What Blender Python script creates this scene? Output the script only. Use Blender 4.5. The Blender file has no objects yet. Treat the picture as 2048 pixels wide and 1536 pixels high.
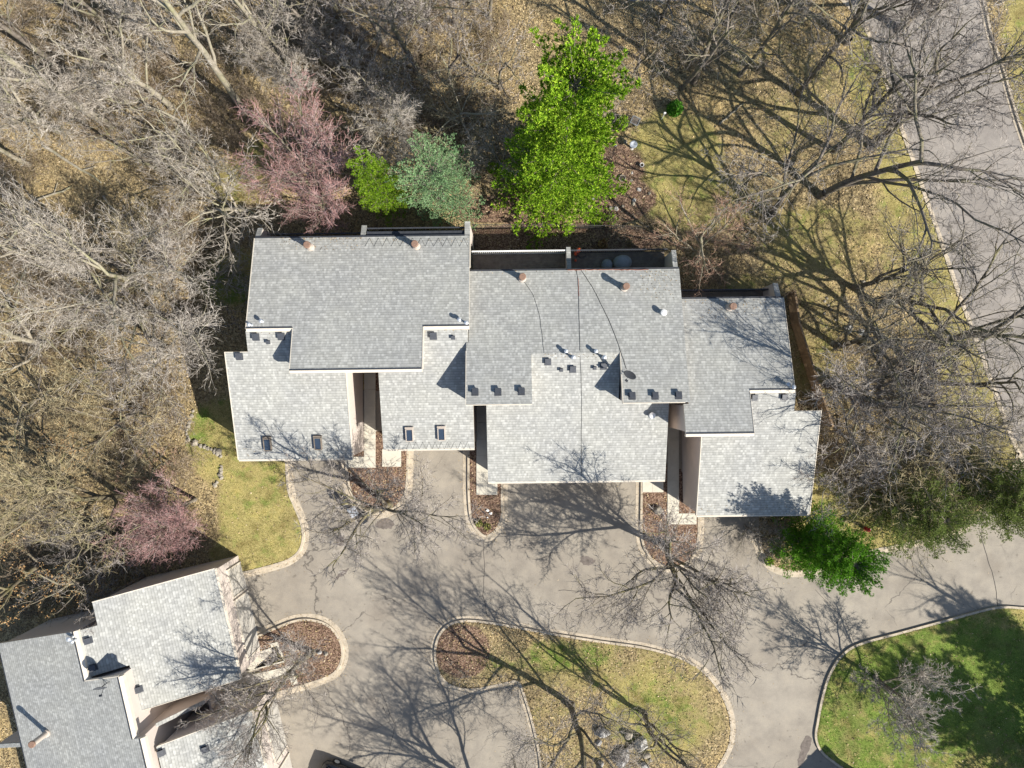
import bpy, bmesh, math, random
import numpy as np
from mathutils import Vector, Matrix
from mathutils.geometry import tessellate_polygon

random.seed(7); RNG = np.random.default_rng(7)
SC = bpy.context.scene
COL = SC.collection
R = math.radians
# ------------------------------------------------------------------ camera
HC = 50.0            # drone height above the ground
PX = 27.0            # photo pixels per metre on the ground
cd = bpy.data.cameras.new("camera"); cam = bpy.data.objects.new("camera", cd); COL.objects.link(cam)
cam.location = (0, 0, HC); cam.rotation_euler = (0, 0, 0)
cd.sensor_width = 36; cd.lens = 36 * (PX * HC) / 2048; cd.clip_end = 500; cd.clip_start = 1
SC.camera = cam
# ------------------------------------------------------------------ sky and sun
EL = R(37.5); AZ = (0.845, -0.535)
w = bpy.data.worlds.new("World"); SC.world = w; w.use_nodes = True
nt = w.node_tree; bg = nt.nodes["Background"]; sky = nt.nodes.new("ShaderNodeTexSky")
sky.sky_type = 'NISHITA'; sky.sun_disc = False; sky.sun_elevation = EL; sky.sun_rotation = math.atan2(AZ[0], AZ[1])
sky.air_density = 1.0; sky.dust_density = 0.6
nt.links.new(sky.outputs[0], bg.inputs[0]); bg.inputs[1].default_value = 0.082
sl = bpy.data.lights.new("sun", 'SUN'); sl.energy = 5.0; sl.angle = R(0.5); sl.color = (1.0, 0.94, 0.85)
so = bpy.data.objects.new("sun", sl); COL.objects.link(so)
dv = Vector((-AZ[0] * math.cos(EL), -AZ[1] * math.cos(EL), -math.sin(EL)))
so.rotation_euler = dv.to_track_quat('-Z', 'Y').to_euler(); so.location = (30, -20, 40)
SC.view_settings.view_transform = 'Standard'; SC.view_settings.look = 'None'
SC.view_settings.exposure = 0.94; SC.view_settings.gamma = 1
SC.render.engine = 'CYCLES'

# ------------------------------------------------------------------ helpers
def G(px, py, z=0.0):
    """world point at height z that stands at this place of the plan"""
    k = (HC - z) / HC
    return Vector(((px - 1024) / PX * k, -(py - 768) / PX * k, z))

def tag(o, label=None, cat=None, group=None, kind=None):
    if label: o["label"] = label
    if cat: o["category"] = cat
    if group: o["group"] = group
    if kind: o["kind"] = kind
    return o

def empty(name, loc=(0, 0, 0), rz=0.0):
    o = bpy.data.objects.new(name, None); COL.objects.link(o); o.location = loc; o.rotation_euler = (0, 0, rz)
    o.empty_display_size = 0.3
    return o

def newobj(name, me, parent=None, loc=None):
    o = bpy.data.objects.new(name, me); COL.objects.link(o)
    if parent: o.parent = parent
    if loc is not None: o.location = loc
    return o

def npmesh(name, V, F, mats=(), midx=None, smooth=False, nside=4):
    """V (n,3) float, F (m,nside) int -> mesh"""
    me = bpy.data.meshes.new(name)
    V = np.ascontiguousarray(V, dtype=np.float32); F = np.ascontiguousarray(F, dtype=np.int32)
    me.vertices.add(len(V)); me.vertices.foreach_set("co", V.ravel())
    m, s = F.shape
    me.loops.add(m * s); me.loops.foreach_set("vertex_index", F.ravel())
    me.polygons.add(m)
    me.polygons.foreach_set("loop_start", np.arange(0, m * s, s, dtype=np.int32))
    me.polygons.foreach_set("loop_total", np.full(m, s, dtype=np.int32))
    if midx is not None: me.polygons.foreach_set("material_index", np.ascontiguousarray(midx, dtype=np.int32))
    me.polygons.foreach_set("use_smooth", np.full(m, smooth, dtype=bool))
    for a in mats: me.materials.append(a)
    me.update(calc_edges=True); me.validate()
    return me

class MB:
    """collects shapes into one mesh"""
    def __init__(s): s.v = []; s.f = []; s.m = []
    def add(s, vs, fs, m=0):
        b = len(s.v); s.v += [tuple(v) for v in vs]; s.f += [tuple(i + b for i in f) for f in fs]; s.m += [m] * len(fs)
    def box(s, x0, x1, y0, y1, z0, z1, m=0):
        s.add([(x0,y0,z0),(x1,y0,z0),(x1,y1,z0),(x0,y1,z0),(x0,y0,z1),(x1,y0,z1),(x1,y1,z1),(x0,y1,z1)],
              [(3,2,1,0),(4,5,6,7),(0,1,5,4),(1,2,6,5),(2,3,7,6),(3,0,4,7)], m)
    def obox(s, c, ax, half, m=0):
        """oriented box: centre c, 3 unit axes, half sizes"""
        P = []
        for k in (-1, 1):
            for a, b in ((-1,-1),(1,-1),(1,1),(-1,1)):
                P.append(Vector(c) + ax[0]*a*half[0] + ax[1]*b*half[1] + ax[2]*k*half[2])
        s.add(P, [(3,2,1,0),(4,5,6,7),(0,1,5,4),(1,2,6,5),(2,3,7,6),(3,0,4,7)], m)
    def lathe(s, c, prof, n=20, m=0, ax=None):
        """prof = [(r, z)...]; caps closed"""
        M = ax or Matrix.Identity(3); c = Vector(c); b = []
        for r, z in prof:
            for i in range(n):
                a = 2*math.pi*i/n; b.append(c + M @ Vector((r*math.cos(a), r*math.sin(a), z)))
        fs = []
        for j in range(len(prof)-1):
            for i in range(n):
                i2 = (i+1) % n; fs.append((j*n+i, j*n+i2, (j+1)*n+i2, (j+1)*n+i))
        fs.append(tuple(range(n-1, -1, -1))); fs.append(tuple((len(prof)-1)*n+i for i in range(n)))
        s.add(b, fs, m)
    def tube(s, pts, r, n=6, m=0):
        pts = [Vector(p) for p in pts]; rr = r if isinstance(r, (list, tuple)) else [r]*len(pts)
        b = []
        for i, p in enumerate(pts):
            d = (pts[min(i+1, len(pts)-1)] - pts[max(i-1, 0)]).normalized()
            u = d.cross(Vector((0.13, 0.21, 1))).normalized() if abs(d.z) < .95 else d.cross(Vector((1, 0, 0))).normalized()
            v = d.cross(u)
            for k in range(n):
                a = 2*math.pi*k/n; b.append(p + (u*math.cos(a) + v*math.sin(a))*rr[i])
        fs = []
        for j in range(len(pts)-1):
            for i in range(n):
                i2 = (i+1) % n; fs.append((j*n+i, j*n+i2, (j+1)*n+i2, (j+1)*n+i))
        fs.append(tuple(range(n-1, -1, -1))); fs.append(tuple((len(pts)-1)*n+i for i in range(n)))
        s.add(b, fs, m)
    def build(s, name, mats, parent=None, loc=None, smooth=False):
        me = bpy.data.meshes.new(name); me.from_pydata(s.v, [], s.f)
        if not isinstance(mats, (list, tuple)): mats = [mats]
        for a in mats: me.materials.append(a)
        for p, i in zip(me.polygons, s.m): p.material_index = i; p.use_smooth = smooth
        me.update()
        return newobj(name, me, parent, loc)

# ------------------------------------------------------------------ materials
def nmat(name, rough=0.85, spec=0.3):
    m = bpy.data.materials.new(name); m.use_nodes = True
    n = m.node_tree; b = n.nodes["Principled BSDF"]; b.inputs["Roughness"].default_value = rough
    b.inputs["Specular IOR Level"].default_value = spec
    return m, n, b
def N(nt, t, **kw):
    n = nt.nodes.new("ShaderNode" + t)
    for k, v in kw.items():
        if k.startswith("_"): setattr(n, k[1:], v)
        else: n.inputs[k.replace("__", " ")].default_value = v
    return n
def ramp(nt, fac, stops, interp='LINEAR'):
    r = nt.nodes.new("ShaderNodeValToRGB"); r.color_ramp.interpolation = interp
    e = r.color_ramp.elements
    while len(e) < len(stops): e.new(0.5)
    for i, (p, c) in enumerate(stops):
        e[i].position = p; e[i].color = (c[0], c[1], c[2], 1)
    nt.links.new(fac, r.inputs[0]); return r.outputs[0]
def mix(nt, fac, a, b, mode='MIX'):
    m = nt.nodes.new("ShaderNodeMix"); m.data_type = 'RGBA'; m.blend_type = mode
    for s, v in ((0, fac), (6, a), (7, b)):
        if hasattr(v, "type") and hasattr(v, "links"): nt.links.new(v, m.inputs[s])
        elif isinstance(v, (int, float)): m.inputs[s].default_value = v
        else: m.inputs[s].default_value = (v[0], v[1], v[2], 1)
    return m.outputs[2]
def coords(nt, kind="Object"):
    return nt.nodes.new("ShaderNodeTexCoord").outputs[kind]
def noise(nt, co, scale, detail=4, rough=0.6):
    n = N(nt, "TexNoise", Scale=scale, Detail=detail, Roughness=rough); nt.links.new(co, n.inputs["Vector"]); return n.outputs["Fac"]
def vor(nt, co, scale, out="Color"):
    n = N(nt, "TexVoronoi", Scale=scale); nt.links.new(co, n.inputs["Vector"]); return n.outputs[out]
def bump(nt, b, h, st=0.5, dist=0.02):
    n = N(nt, "Bump", Strength=st, Distance=dist); nt.links.new(h, n.inputs["Height"]); nt.links.new(n.outputs[0], b.inputs["Normal"])

def simple(name, col, rough=0.8, var=0.25, scale=6.0, spec=0.3, metal=0.0):
    m, n, b = nmat(name, rough, spec); co = coords(n)
    f = noise(n, co, scale, 6, 0.65)
    c = ramp(n, f, [(0.25, [x*(1-var) for x in col]), (0.75, [min(1, x*(1+var)) for x in col])])
    n.links.new(c, b.inputs["Base Color"]); b.inputs["Metallic"].default_value = metal
    bump(n, b, f, 0.15, 0.01)
    return m

def mth(nt, op, a, b=None, c=None):
    m = nt.nodes.new("ShaderNodeMath"); m.operation = op
    for i, v in enumerate((a, b, c)):
        if v is None: continue
        if isinstance(v, (int, float)): m.inputs[i].default_value = v
        else: nt.links.new(v, m.inputs[i])
    return m.outputs[0]
def shingle_mat(name):
    """laminated shingles: courses along local x, tabs of mixed greys"""
    m, n, b = nmat(name, 0.92, 0.2); co = coords(n)
    sp = n.nodes.new("ShaderNodeSeparateXYZ"); n.links.new(co, sp.inputs[0])
    v = mth(n, 'DIVIDE', sp.outputs[1], 0.168); row = mth(n, 'FLOOR', v); fr = mth(n, 'FRACT', v)
    wr = n.nodes.new("ShaderNodeTexWhiteNoise"); wr.noise_dimensions = '1D'; n.links.new(row, wr.inputs["W"])
    def tabs(width, seed):
        u = mth(n, 'ADD', mth(n, 'DIVIDE', sp.outputs[0], width), mth(n, 'MULTIPLY', wr.outputs["Value"], 17.3+seed))
        cb = n.nodes.new("ShaderNodeCombineXYZ"); n.links.new(mth(n, 'FLOOR', u), cb.inputs[0]); n.links.new(row, cb.inputs[1]); cb.inputs[2].default_value = seed
        w = n.nodes.new("ShaderNodeTexWhiteNoise"); w.noise_dimensions = '3D'; n.links.new(cb.outputs[0], w.inputs["Vector"]); return w.outputs["Value"]
    t1 = tabs(0.125, 1.0); t2 = tabs(0.25, 5.0)
    t = mth(n, 'ADD', mth(n, 'MULTIPLY', t1, 0.6), mth(n, 'MULTIPLY', t2, 0.4))
    c = ramp(n, t, [(0.12, (0.255, 0.256, 0.243)), (0.5, (0.305, 0.306, 0.290)), (0.66, (0.330, 0.331, 0.313)), (0.9, (0.400, 0.401, 0.380))])
    ln = ramp(n, fr, [(0.0, (0.66,)*3), (0.10, (0.70,)*3), (0.2, (1.0,)*3), (1.0, (1.05,)*3)])  # dark course line: shadow under each shingle edge painted into the colour
    c = mix(n, 1.0, c, ln, 'MULTIPLY')
    f = noise(n, co, 0.35, 5, 0.6)
    c = mix(n, 1.0, c, ramp(n, f, [(0.3, (0.92, 0.93, 0.95)), (0.7, (1.07, 1.07, 1.04))]), 'MULTIPLY')
    g = noise(n, co, 30, 3, 0.7)
    c = mix(n, 1.0, c, ramp(n, g, [(0.3, (0.88,)*3), (0.7, (1.12,)*3)]), 'MULTIPLY')
    n.links.new(c, b.inputs["Base Color"]); bump(n, b, fr, 0.25, 0.012)
    return m

M_SH = shingle_mat("grey_shingle"); M_SHW = M_SH
M_FAS = simple("cream_fascia", (0.55, 0.50, 0.42), 0.7, 0.10, 3)
M_DARK = simple("dark_metal", (0.035, 0.038, 0.045), 0.5, 0.3, 5, 0.4)
M_WALL = simple("stucco_wall", (0.50, 0.44, 0.395), 0.9, 0.06, 1.2)
M_DOOR = simple("garage_door_paint", (0.42, 0.40, 0.36), 0.6, 0.08, 2)
M_VENT = simple("vent_metal", (0.05, 0.055, 0.065), 0.5, 0.25, 7, 0.5)
M_GALV = simple("galvanised_metal", (0.50, 0.53, 0.56), 0.4, 0.2, 9, 0.5, 0.5)
M_CLAY = simple("rusty_pipe_cap", (0.20, 0.125, 0.09), 0.75, 0.3, 12)
M_PIPE = simple("painted_flue", (0.40, 0.35, 0.30), 0.7, 0.15, 8)
M_CONC = simple("kerb_concrete", (0.40, 0.345, 0.265), 0.92, 0.34, 1.7)
M_WALK = simple("walk_concrete", (0.50, 0.47, 0.39), 0.92, 0.14, 1.6)
M_WHITE = simple("white_paint", (0.72, 0.72, 0.70), 0.6, 0.08, 5)
M_STONE = simple("pale_stone", (0.26, 0.235, 0.19), 0.9, 0.45, 4)
M_STONE2 = simple("grey_boulder", (0.33, 0.325, 0.31), 0.9, 0.5, 2.2)
M_WOOD = simple("deck_wood", (0.16, 0.135, 0.11), 0.85, 0.35, 3)
M_RED = simple("red_paint", (0.42, 0.02, 0.03), 0.45, 0.25, 9, 0.5)
M_ORANGE = simple("orange_plastic", (0.62, 0.09, 0.03), 0.45, 0.15, 5, 0.5)
M_BLACKP = simple("black_plastic", (0.03, 0.032, 0.036), 0.45, 0.2, 4, 0.5)
M_GREYP = simple("grey_lid_plastic", (0.34, 0.37, 0.41), 0.45, 0.35, 7, 0.5)
M_COVER = simple("grey_cover_cloth", (0.20, 0.22, 0.235), 0.8, 0.2, 4)
M_TERRA = simple("terracotta", (0.48, 0.33, 0.24), 0.85, 0.25, 8)
M_SOIL = simple("dark_soil", (0.045, 0.037, 0.03), 0.95, 0.4, 9)
M_CABLE = simple("black_cable", (0.03, 0.03, 0.03), 0.6, 0.2, 9)
M_CABLER = simple("rust_cable", (0.20, 0.075, 0.05), 0.7, 0.5, 9)
M_BRASSG = simple("wire_mesh", (0.06, 0.06, 0.06), 0.6, 0.2, 9)

def glassy(name, col, rough=0.06):
    m, n, b = nmat(name, rough, 0.7); b.inputs["Base Color"].default_value = (*col, 1)
    f = noise(n, coords(n), 2.5, 2); bump(n, b, f, 0.05, 0.01); return m
M_GLASS = glassy("skylight_glass", (0.03, 0.045, 0.07))
M_CARP = glassy("black_car_paint", (0.012, 0.014, 0.02), 0.18)
M_CARG = glassy("car_glass", (0.02, 0.025, 0.035), 0.05)
M_TYRE = simple("tyre_rubber", (0.02, 0.02, 0.02), 0.9, 0.2, 9)

def fence_mat():
    m, n, b = nmat("brown_boards", 0.85, 0.2); co = coords(n)
    sp = n.nodes.new("ShaderNodeSeparateXYZ"); n.links.new(co, sp.inputs[0])
    f = noise(n, co, 3.5, 6, 0.7)
    c = ramp(n, f, [(0.25, (0.16, 0.115, 0.07)), (0.75, (0.34, 0.24, 0.145))])
    n.links.new(c, b.inputs["Base Color"]); return m
M_FENCE = fence_mat()

def asphalt(name, ca, cb, stain_shade):
    m, n, b = nmat(name, 0.9, 0.25); co = coords(n)
    f1 = noise(n, co, 0.11, 5, 0.55); f2 = noise(n, co, 0.9, 6, 0.65); f3 = noise(n, co, 22, 3, 0.8); f4 = noise(n, co, 0.33, 4, 0.5)
    c = ramp(n, f1, [(0.3, ca), (0.7, cb)])
    c = mix(n, 1.0, c, ramp(n, f2, [(0.28, (0.80, 0.80, 0.81)), (0.5, (1.0,)*3), (0.72, (1.16, 1.15, 1.12))]), 'MULTIPLY')
    c = mix(n, ramp(n, f4, [(0.55, (0, 0, 0)), (0.72, (0.55,)*3)]), c, stain_shade)
    c = mix(n, 1.0, c, ramp(n, f3, [(0.3, (0.80,)*3), (0.7, (1.2,)*3)]), 'MULTIPLY')
    # hairline cracks and darker, dirtier areas
    wv = n.nodes.new("ShaderNodeVectorMath"); wv.operation = 'ADD'
    nz = N(n, "TexNoise", Scale=1.3, Detail=4); n.links.new(co, nz.inputs["Vector"]); sc = n.nodes.new("ShaderNodeVectorMath"); sc.operation = 'SCALE'; sc.inputs["Scale"].default_value = 0.9
    n.links.new(nz.outputs["Color"], sc.inputs[0]); n.links.new(co, wv.inputs[0]); n.links.new(sc.outputs[0], wv.inputs[1])
    vc = N(n, "TexVoronoi", Scale=0.16); vc.feature = 'DISTANCE_TO_EDGE'; n.links.new(wv.outputs[0], vc.inputs["Vector"])
    ck = ramp(n, vc.outputs["Distance"], [(0.0, (1,)*3), (0.0035, (0.8,)*3), (0.006, (0,)*3)])
    msk = ramp(n, noise(n, co, 0.18, 3), [(0.46, (0,)*3), (0.56, (0.8,)*3)])
    c = mix(n, mix(n, 1.0, ck, msk, 'MULTIPLY'), c, (0.07, 0.062, 0.055))
    sp = N(n, "TexVoronoi", Scale=0.9); n.links.new(wv.outputs[0], sp.inputs["Vector"])
    c = mix(n, 1.0, c, ramp(n, sp.outputs["Distance"], [(0.0, (0.62, 0.60, 0.58)), (0.07, (0.80,)*3), (0.12, (1,)*3)]), 'MULTIPLY')
    n.links.new(c, b.inputs["Base Color"]); bump(n, b, f3, 0.35, 0.006); return m
M_ASPH = asphalt("court_asphalt", (0.222, 0.196, 0.160), (0.290, 0.262, 0.217), (0.170, 0.147, 0.120))
M_ASPH2 = asphalt("street_asphalt", (0.212, 0.192, 0.172), (0.262, 0.240, 0.215), (0.17, 0.153, 0.138))
M_CRACK = simple("crack_tar", (0.055, 0.05, 0.045), 0.9, 0.3, 6)
M_PATCH = simple("dark_patch", (0.135, 0.115, 0.10), 0.92, 0.4, 4)

def ground_mat():
    m, n, b = nmat("ground_cover", 0.97, 0.1); co = coords(n)
    at = n.nodes.new("ShaderNodeVertexColor"); at.layer_name = "cover"
    sp = n.nodes.new("ShaderNodeSeparateColor"); n.links.new(at.outputs[0], sp.inputs[0])
    # leaf litter
    v1 = vor(n, co, 7.5); v2 = vor(n, co, 15)
    s1 = n.nodes.new("ShaderNodeSeparateColor"); n.links.new(v1, s1.inputs[0])
    s2 = n.nodes.new("ShaderNodeSeparateColor"); n.links.new(v2, s2.inputs[0])
    lit = ramp(n, s1.outputs[0], [(0.0, (0.055, 0.044, 0.03)), (0.3, (0.14, 0.11, 0.068)), (0.6, (0.235, 0.185, 0.105)), (0.85, (0.345, 0.27, 0.15)), (1.0, (0.46, 0.38, 0.24))])
    lit = mix(n, 0.55, lit, ramp(n, s2.outputs[1], [(0.0, (0.035, 0.028, 0.02)), (0.5, (0.17, 0.135, 0.078)), (1.0, (0.41, 0.33, 0.19))]))
    big = noise(n, co, 0.22, 5, 0.6)
    lit = mix(n, 1.0, lit, ramp(n, big, [(0.3, (0.85, 0.83, 0.78)), (0.5, (1.22, 1.20, 1.12)), (0.7, (1.6, 1.5, 1.2))]), 'MULTIPLY')
    # lawn
    g1 = noise(n, co, 1.1, 6, 0.65); g2 = noise(n, co, 16, 4, 0.8); g3 = noise(n, co, 0.25, 4, 0.55)
    dry = ramp(n, g2, [(0.3, (0.125, 0.105, 0.038)), (0.5, (0.28, 0.24, 0.09)), (0.72, (0.48, 0.42, 0.20))])
    grn = ramp(n, g2, [(0.3, (0.055, 0.095, 0.018)), (0.5, (0.125, 0.185, 0.035)), (0.72, (0.26, 0.30, 0.085))])
    gm = n.nodes.new("ShaderNodeMath"); gm.operation = 'ADD'
    n.links.new(g1, gm.inputs[0]); n.links.new(sp.outputs[2], gm.inputs[1])
    gsel = ramp(n, gm.outputs[0], [(0.53, (0, 0, 0)), (0.75, (1, 1, 1))])
    lawn = mix(n, gsel, dry, grn)
    lawn = mix(n, ramp(n, g3, [(0.55, (0,)*3), (0.75, (0.5,)*3)]), lawn, (0.21, 0.16, 0.085))
    lawn = mix(n, 1.0, lawn, ramp(n, noise(n, co, 0.7, 6, 0.7), [(0.32, (0.60, 0.56, 0.52)), (0.5, (1.0,)*3), (0.68, (1.22, 1.18, 1.08))]), 'MULTIPLY')
    # mulch
    mu = ramp(n, s2.outputs[0], [(0.0, (0.055, 0.034, 0.024)), (0.5, (0.15, 0.094, 0.066)), (1.0, (0.31, 0.22, 0.155))])
    # blend masks, broken up by noise
    def brk(ch, k=0.55):
        a = n.nodes.new("ShaderNodeMath"); a.operation = 'MULTIPLY_ADD'; n.links.new(noise(n, co, 2.2, 6, 0.75), a.inputs[0])
        a.inputs[1].default_value = k; n.links.new(ch, a.inputs[2])
        return ramp(n, a.outputs[0], [(0.5 + k*0.28, (0,)*3), (0.5 + k*0.75, (1,)*3)])
    c = mix(n, brk(sp.outputs[0]), lit, lawn)
    c = mix(n, brk(sp.outputs[1], 0.25), c, mu)
    n.links.new(c, b.inputs["Base Color"])
    bump(n, b, g2, 0.9, 0.04)
    return m
M_GROUND = ground_mat()

def island_ramp(name, stops, rough=0.9, spec=0.15, trans=0.0, nz=0.0, nscale=0.5):
    m, n, b = nmat(name, rough, spec); g = n.nodes.new("ShaderNodeNewGeometry")
    c = ramp(n, g.outputs["Random Per Island"], stops)
    if nz:
        f = noise(n, coords(n), nscale, 4, 0.6)
        c = mix(n, 1.0, c, ramp(n, f, [(0.3, (1-nz,)*3), (0.7, (1+nz,)*3)]), 'MULTIPLY')
    n.links.new(c, b.inputs["Base Color"])
    if trans:
        t = n.nodes.new("ShaderNodeBsdfTranslucent"); n.links.new(c, t.inputs[0])
        ms = n.nodes.new("ShaderNodeMixShader"); ms.inputs[0].default_value = trans
        out = n.nodes["Material Output"]
        n.links.new(b.outputs[0], ms.inputs[1]); n.links.new(t.outputs[0], ms.inputs[2]); n.links.new(ms.outputs[0], out.inputs[0])
    return m
def bark(name, a, c, moss):
    m, n, b = nmat(name, 0.95, 0.1); co = coords(n)
    f = noise(n, co, 5, 6, 0.7); f2 = noise(n, co, 0.8, 4, 0.6)
    col = ramp(n, f, [(0.3, a), (0.7, c)])
    col = mix(n, ramp(n, f2, [(0.45, (0,)*3), (0.7, (0.85,)*3)]), col, moss)
    n.links.new(col, b.inputs["Base Color"]); bump(n, b, f, 0.6, 0.03); return m
BARK = {
 'grey': bark("grey_bark", (0.10, 0.085, 0.07), (0.24, 0.21, 0.18), (0.17, 0.17, 0.07)),
 'pale': bark("pale_bark", (0.17, 0.15, 0.115), (0.36, 0.325, 0.26), (0.22, 0.22, 0.11)),
 'dark': bark("dark_bark", (0.075, 0.065, 0.05), (0.20, 0.175, 0.14), (0.17, 0.165, 0.08)),
 'moss': bark("mossy_bark", (0.09, 0.075, 0.05), (0.22, 0.19, 0.14), (0.18, 0.17, 0.055)),
}
TWIG = {
 'grey': island_ramp("grey_twigs", [(0, (0.09, 0.077, 0.068)), (0.5, (0.215, 0.19, 0.17)), (1, (0.42, 0.385, 0.35))]),
 'pale': island_ramp("pale_twigs", [(0, (0.15, 0.13, 0.105)), (0.5, (0.31, 0.275, 0.235)), (1, (0.52, 0.48, 0.42))]),
 'tan': island_ramp("tan_twigs", [(0, (0.15, 0.12, 0.07)), (0.5, (0.29, 0.24, 0.14)), (1, (0.44, 0.38, 0.24))]),
 'dark': island_ramp("dark_twigs", [(0, (0.08, 0.068, 0.052)), (0.5, (0.20, 0.175, 0.14)), (1, (0.38, 0.345, 0.285))]),
 'red': island_ramp("red_twigs", [(0, (0.14, 0.11, 0.10)), (0.5, (0.28, 0.215, 0.20)), (1, (0.47, 0.39, 0.37))]),
 'rust': island_ramp("rust_twigs", [(0, (0.13, 0.075, 0.05)), (0.5, (0.27, 0.16, 0.11)), (1, (0.44, 0.32, 0.24))]),
 'moss': island_ramp("mossy_twigs", [(0, (0.14, 0.125, 0.07)), (0.5, (0.27, 0.24, 0.15)), (1, (0.42, 0.38, 0.28))]),
}
M_BUD = island_ramp("red_buds", [(0, (0.22, 0.115, 0.105)), (1, (0.44, 0.27, 0.255))])
M_OAKL = island_ramp("dead_oak_leaves", [(0, (0.16, 0.09, 0.04)), (0.6, (0.32, 0.19, 0.08)), (1, (0.46, 0.31, 0.16))])
M_PINE = island_ramp("bright_pine_needles", [(0, (0.07, 0.16, 0.008)), (0.5, (0.21, 0.38, 0.018)), (1, (0.42, 0.56, 0.05))], 0.7, 0.2, 0.3, 0.35, 0.8)
M_PINE2 = island_ramp("yellow_pine_needles", [(0, (0.07, 0.16, 0.008)), (0.5, (0.17, 0.32, 0.015)), (1, (0.36, 0.47, 0.04))], 0.7, 0.2, 0.3, 0.3, 0.9)
M_PINE3 = island_ramp("dark_pine_needles", [(0, (0.022, 0.07, 0.008)), (0.5, (0.065, 0.18, 0.012)), (1, (0.15, 0.33, 0.03))], 0.7, 0.2, 0.25, 0.3, 0.9)
M_PINE4 = island_ramp("green_pine_needles", [(0, (0.035, 0.11, 0.008)), (0.5, (0.10, 0.27, 0.015)), (1, (0.22, 0.44, 0.035))], 0.7, 0.2, 0.25, 0.3, 0.9)
M_BLUE = island_ramp("blue_juniper", [(0, (0.08, 0.17, 0.06)), (0.5, (0.22, 0.38, 0.17)), (1, (0.44, 0.60, 0.34))], 0.8, 0.2, 0.2, 0.3, 1.0)
M_OLIVE = island_ramp("olive_conifer", [(0, (0.07, 0.10, 0.03)), (0.5, (0.19, 0.25, 0.06)), (1, (0.36, 0.42, 0.14))], 0.8, 0.2, 0.2, 0.3, 1.0)
M_BOX = island_ramp("boxwood_leaves", [(0, (0.02, 0.09, 0.005)), (0.5, (0.05, 0.19, 0.01)), (1, (0.13, 0.31, 0.03))], 0.7, 0.2, 0.2)
M_LEAF = island_ramp("fallen_leaf", [(0, (0.09, 0.065, 0.04)), (0.3, (0.19, 0.14, 0.08)), (0.6, (0.31, 0.23, 0.12)), (0.85, (0.44, 0.33, 0.18)), (1, (0.56, 0.46, 0.32))], 0.9, 0.1, 0.0, 0.25, 0.3)
M_GRASS = island_ramp("grass_blades", [(0, (0.10, 0.14, 0.03)), (0.35, (0.20, 0.23, 0.06)), (0.7, (0.34, 0.31, 0.11)), (1, (0.47, 0.41, 0.20))], 0.9, 0.1, 0.2, 0.25, 0.4)
M_GRASSG = island_ramp("green_grass_blades", [(0, (0.06, 0.12, 0.02)), (0.45, (0.15, 0.24, 0.04)), (0.8, (0.28, 0.33, 0.09)), (1, (0.42, 0.39, 0.18))], 0.9, 0.1, 0.2, 0.25, 0.4)
M_BRUSH = island_ramp("brush_twigs", [(0, (0.085, 0.06, 0.042)), (0.5, (0.19, 0.145, 0.10)), (0.8, (0.31, 0.25, 0.18)), (1, (0.44, 0.38, 0.30))])

# ------------------------------------------------------------------ plan outlines (plan units -> metres)
def smooth(pts, n=5, closed=False):
    P = [np.array(p, float) for p in pts]; out = []
    m = len(P)
    rng = range(m if closed else m - 1)
    for i in rng:
        p0 = P[(i-1) % m] if (closed or i > 0) else P[0]; p1 = P[i]; p2 = P[(i+1) % m]
        p3 = P[(i+2) % m] if (closed or i+2 < m) else P[-1]
        for k in range(n):
            t = k/n
            out.append(0.5*((2*p1) + (-p0+p2)*t + (2*p0-5*p1+4*p2-p3)*t*t + (-p0+3*p1-3*p2+p3)*t**3))
    if not closed: out.append(P[-1])
    return out
def plan(pts): return [((p[0]-1024)/PX, -(p[1]-768)/PX) for p in pts]

K_left = smooth([(573,880),(574,930),(578,980),(590,1012),(603,1045),(607,1075),(600,1100),(580,1118),(550,1129),(500,1142),(466,1149)])
K_right = smooth([(2130,1222),(2048,1216),(1990,1215),(1900,1238),(1800,1265),(1720,1287),(1685,1308),(1660,1345),(1645,1390),(1635,1440),(1631,1475),(1645,1505),(1690,1540),(1740,1580)])
K_top = smooth([(1518,1080),(1524,1105),(1545,1131),(1585,1143),(1640,1135),(1735,1103),(1790,1091),(1870,1073),(1925,1052),(1975,1000),(2010,960),(2035,905)])
court = plan([(573,780)] + K_left + [(455,1155),(440,1165),(430,1290),(470,1500),(500,1700),(1900,1700),(1740,1580)] + K_right[::-1] + [(2130,905)] + K_top[::-1] + [(1518,1000),(1518,850),(1500,780)])
isl12 = smooth([(692,860),(692,915),(696,955),(704,987),(725,1012),(755,1026),(788,1016),(808,992),(815,955),(816,860)])
isl23 = smooth([(937,860),(937,920),(938,1000),(945,1045),(968,1071),(990,1062),(1003,1035),(1004,1000),(1005,900)])
isl45 = smooth([(1283,900),(1283,970),(1283,1070),(1297,1110),(1328,1132),(1362,1130),(1388,1108),(1396,1075),(1397,1035),(1397,960)])
islC = smooth([(1085,1590),(1080,1520),(1066,1450),(1048,1390),(1034,1362),(1000,1368),(940,1378),(895,1366),(873,1330),(872,1288),(890,1255),(925,1241),(990,1246),(1100,1266),(1200,1282),(1300,1297),(1380,1324),(1430,1368),(1458,1425),(1460,1480),(1440,1525),(1400,1580)])
islL = smooth([(505,1278),(550,1256),(600,1239),(645,1244),(674,1268),(686,1305),(674,1340),(643,1358),(590,1374),(530,1392)])
blockA = plan([(573,780),(1500,780),(1500,860),(573,860)])
street_L = smooth([(1600,-60),(1650,-25),(1690,10),(1725,53),(1738,80),(1760,137),(1794,241),(1829,340),(1850,401),(1875,472),(1912,582),(1939,654),(1971,742),(2003,832),(2032,902),(2080,1000)])
street_R = smooth([(1950,-60),(1966,0),(1982,75),(2006,142),(2022,200),(2046,276),(2100,420),(2180,640),(2260,900),(2300,1100)])
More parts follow.
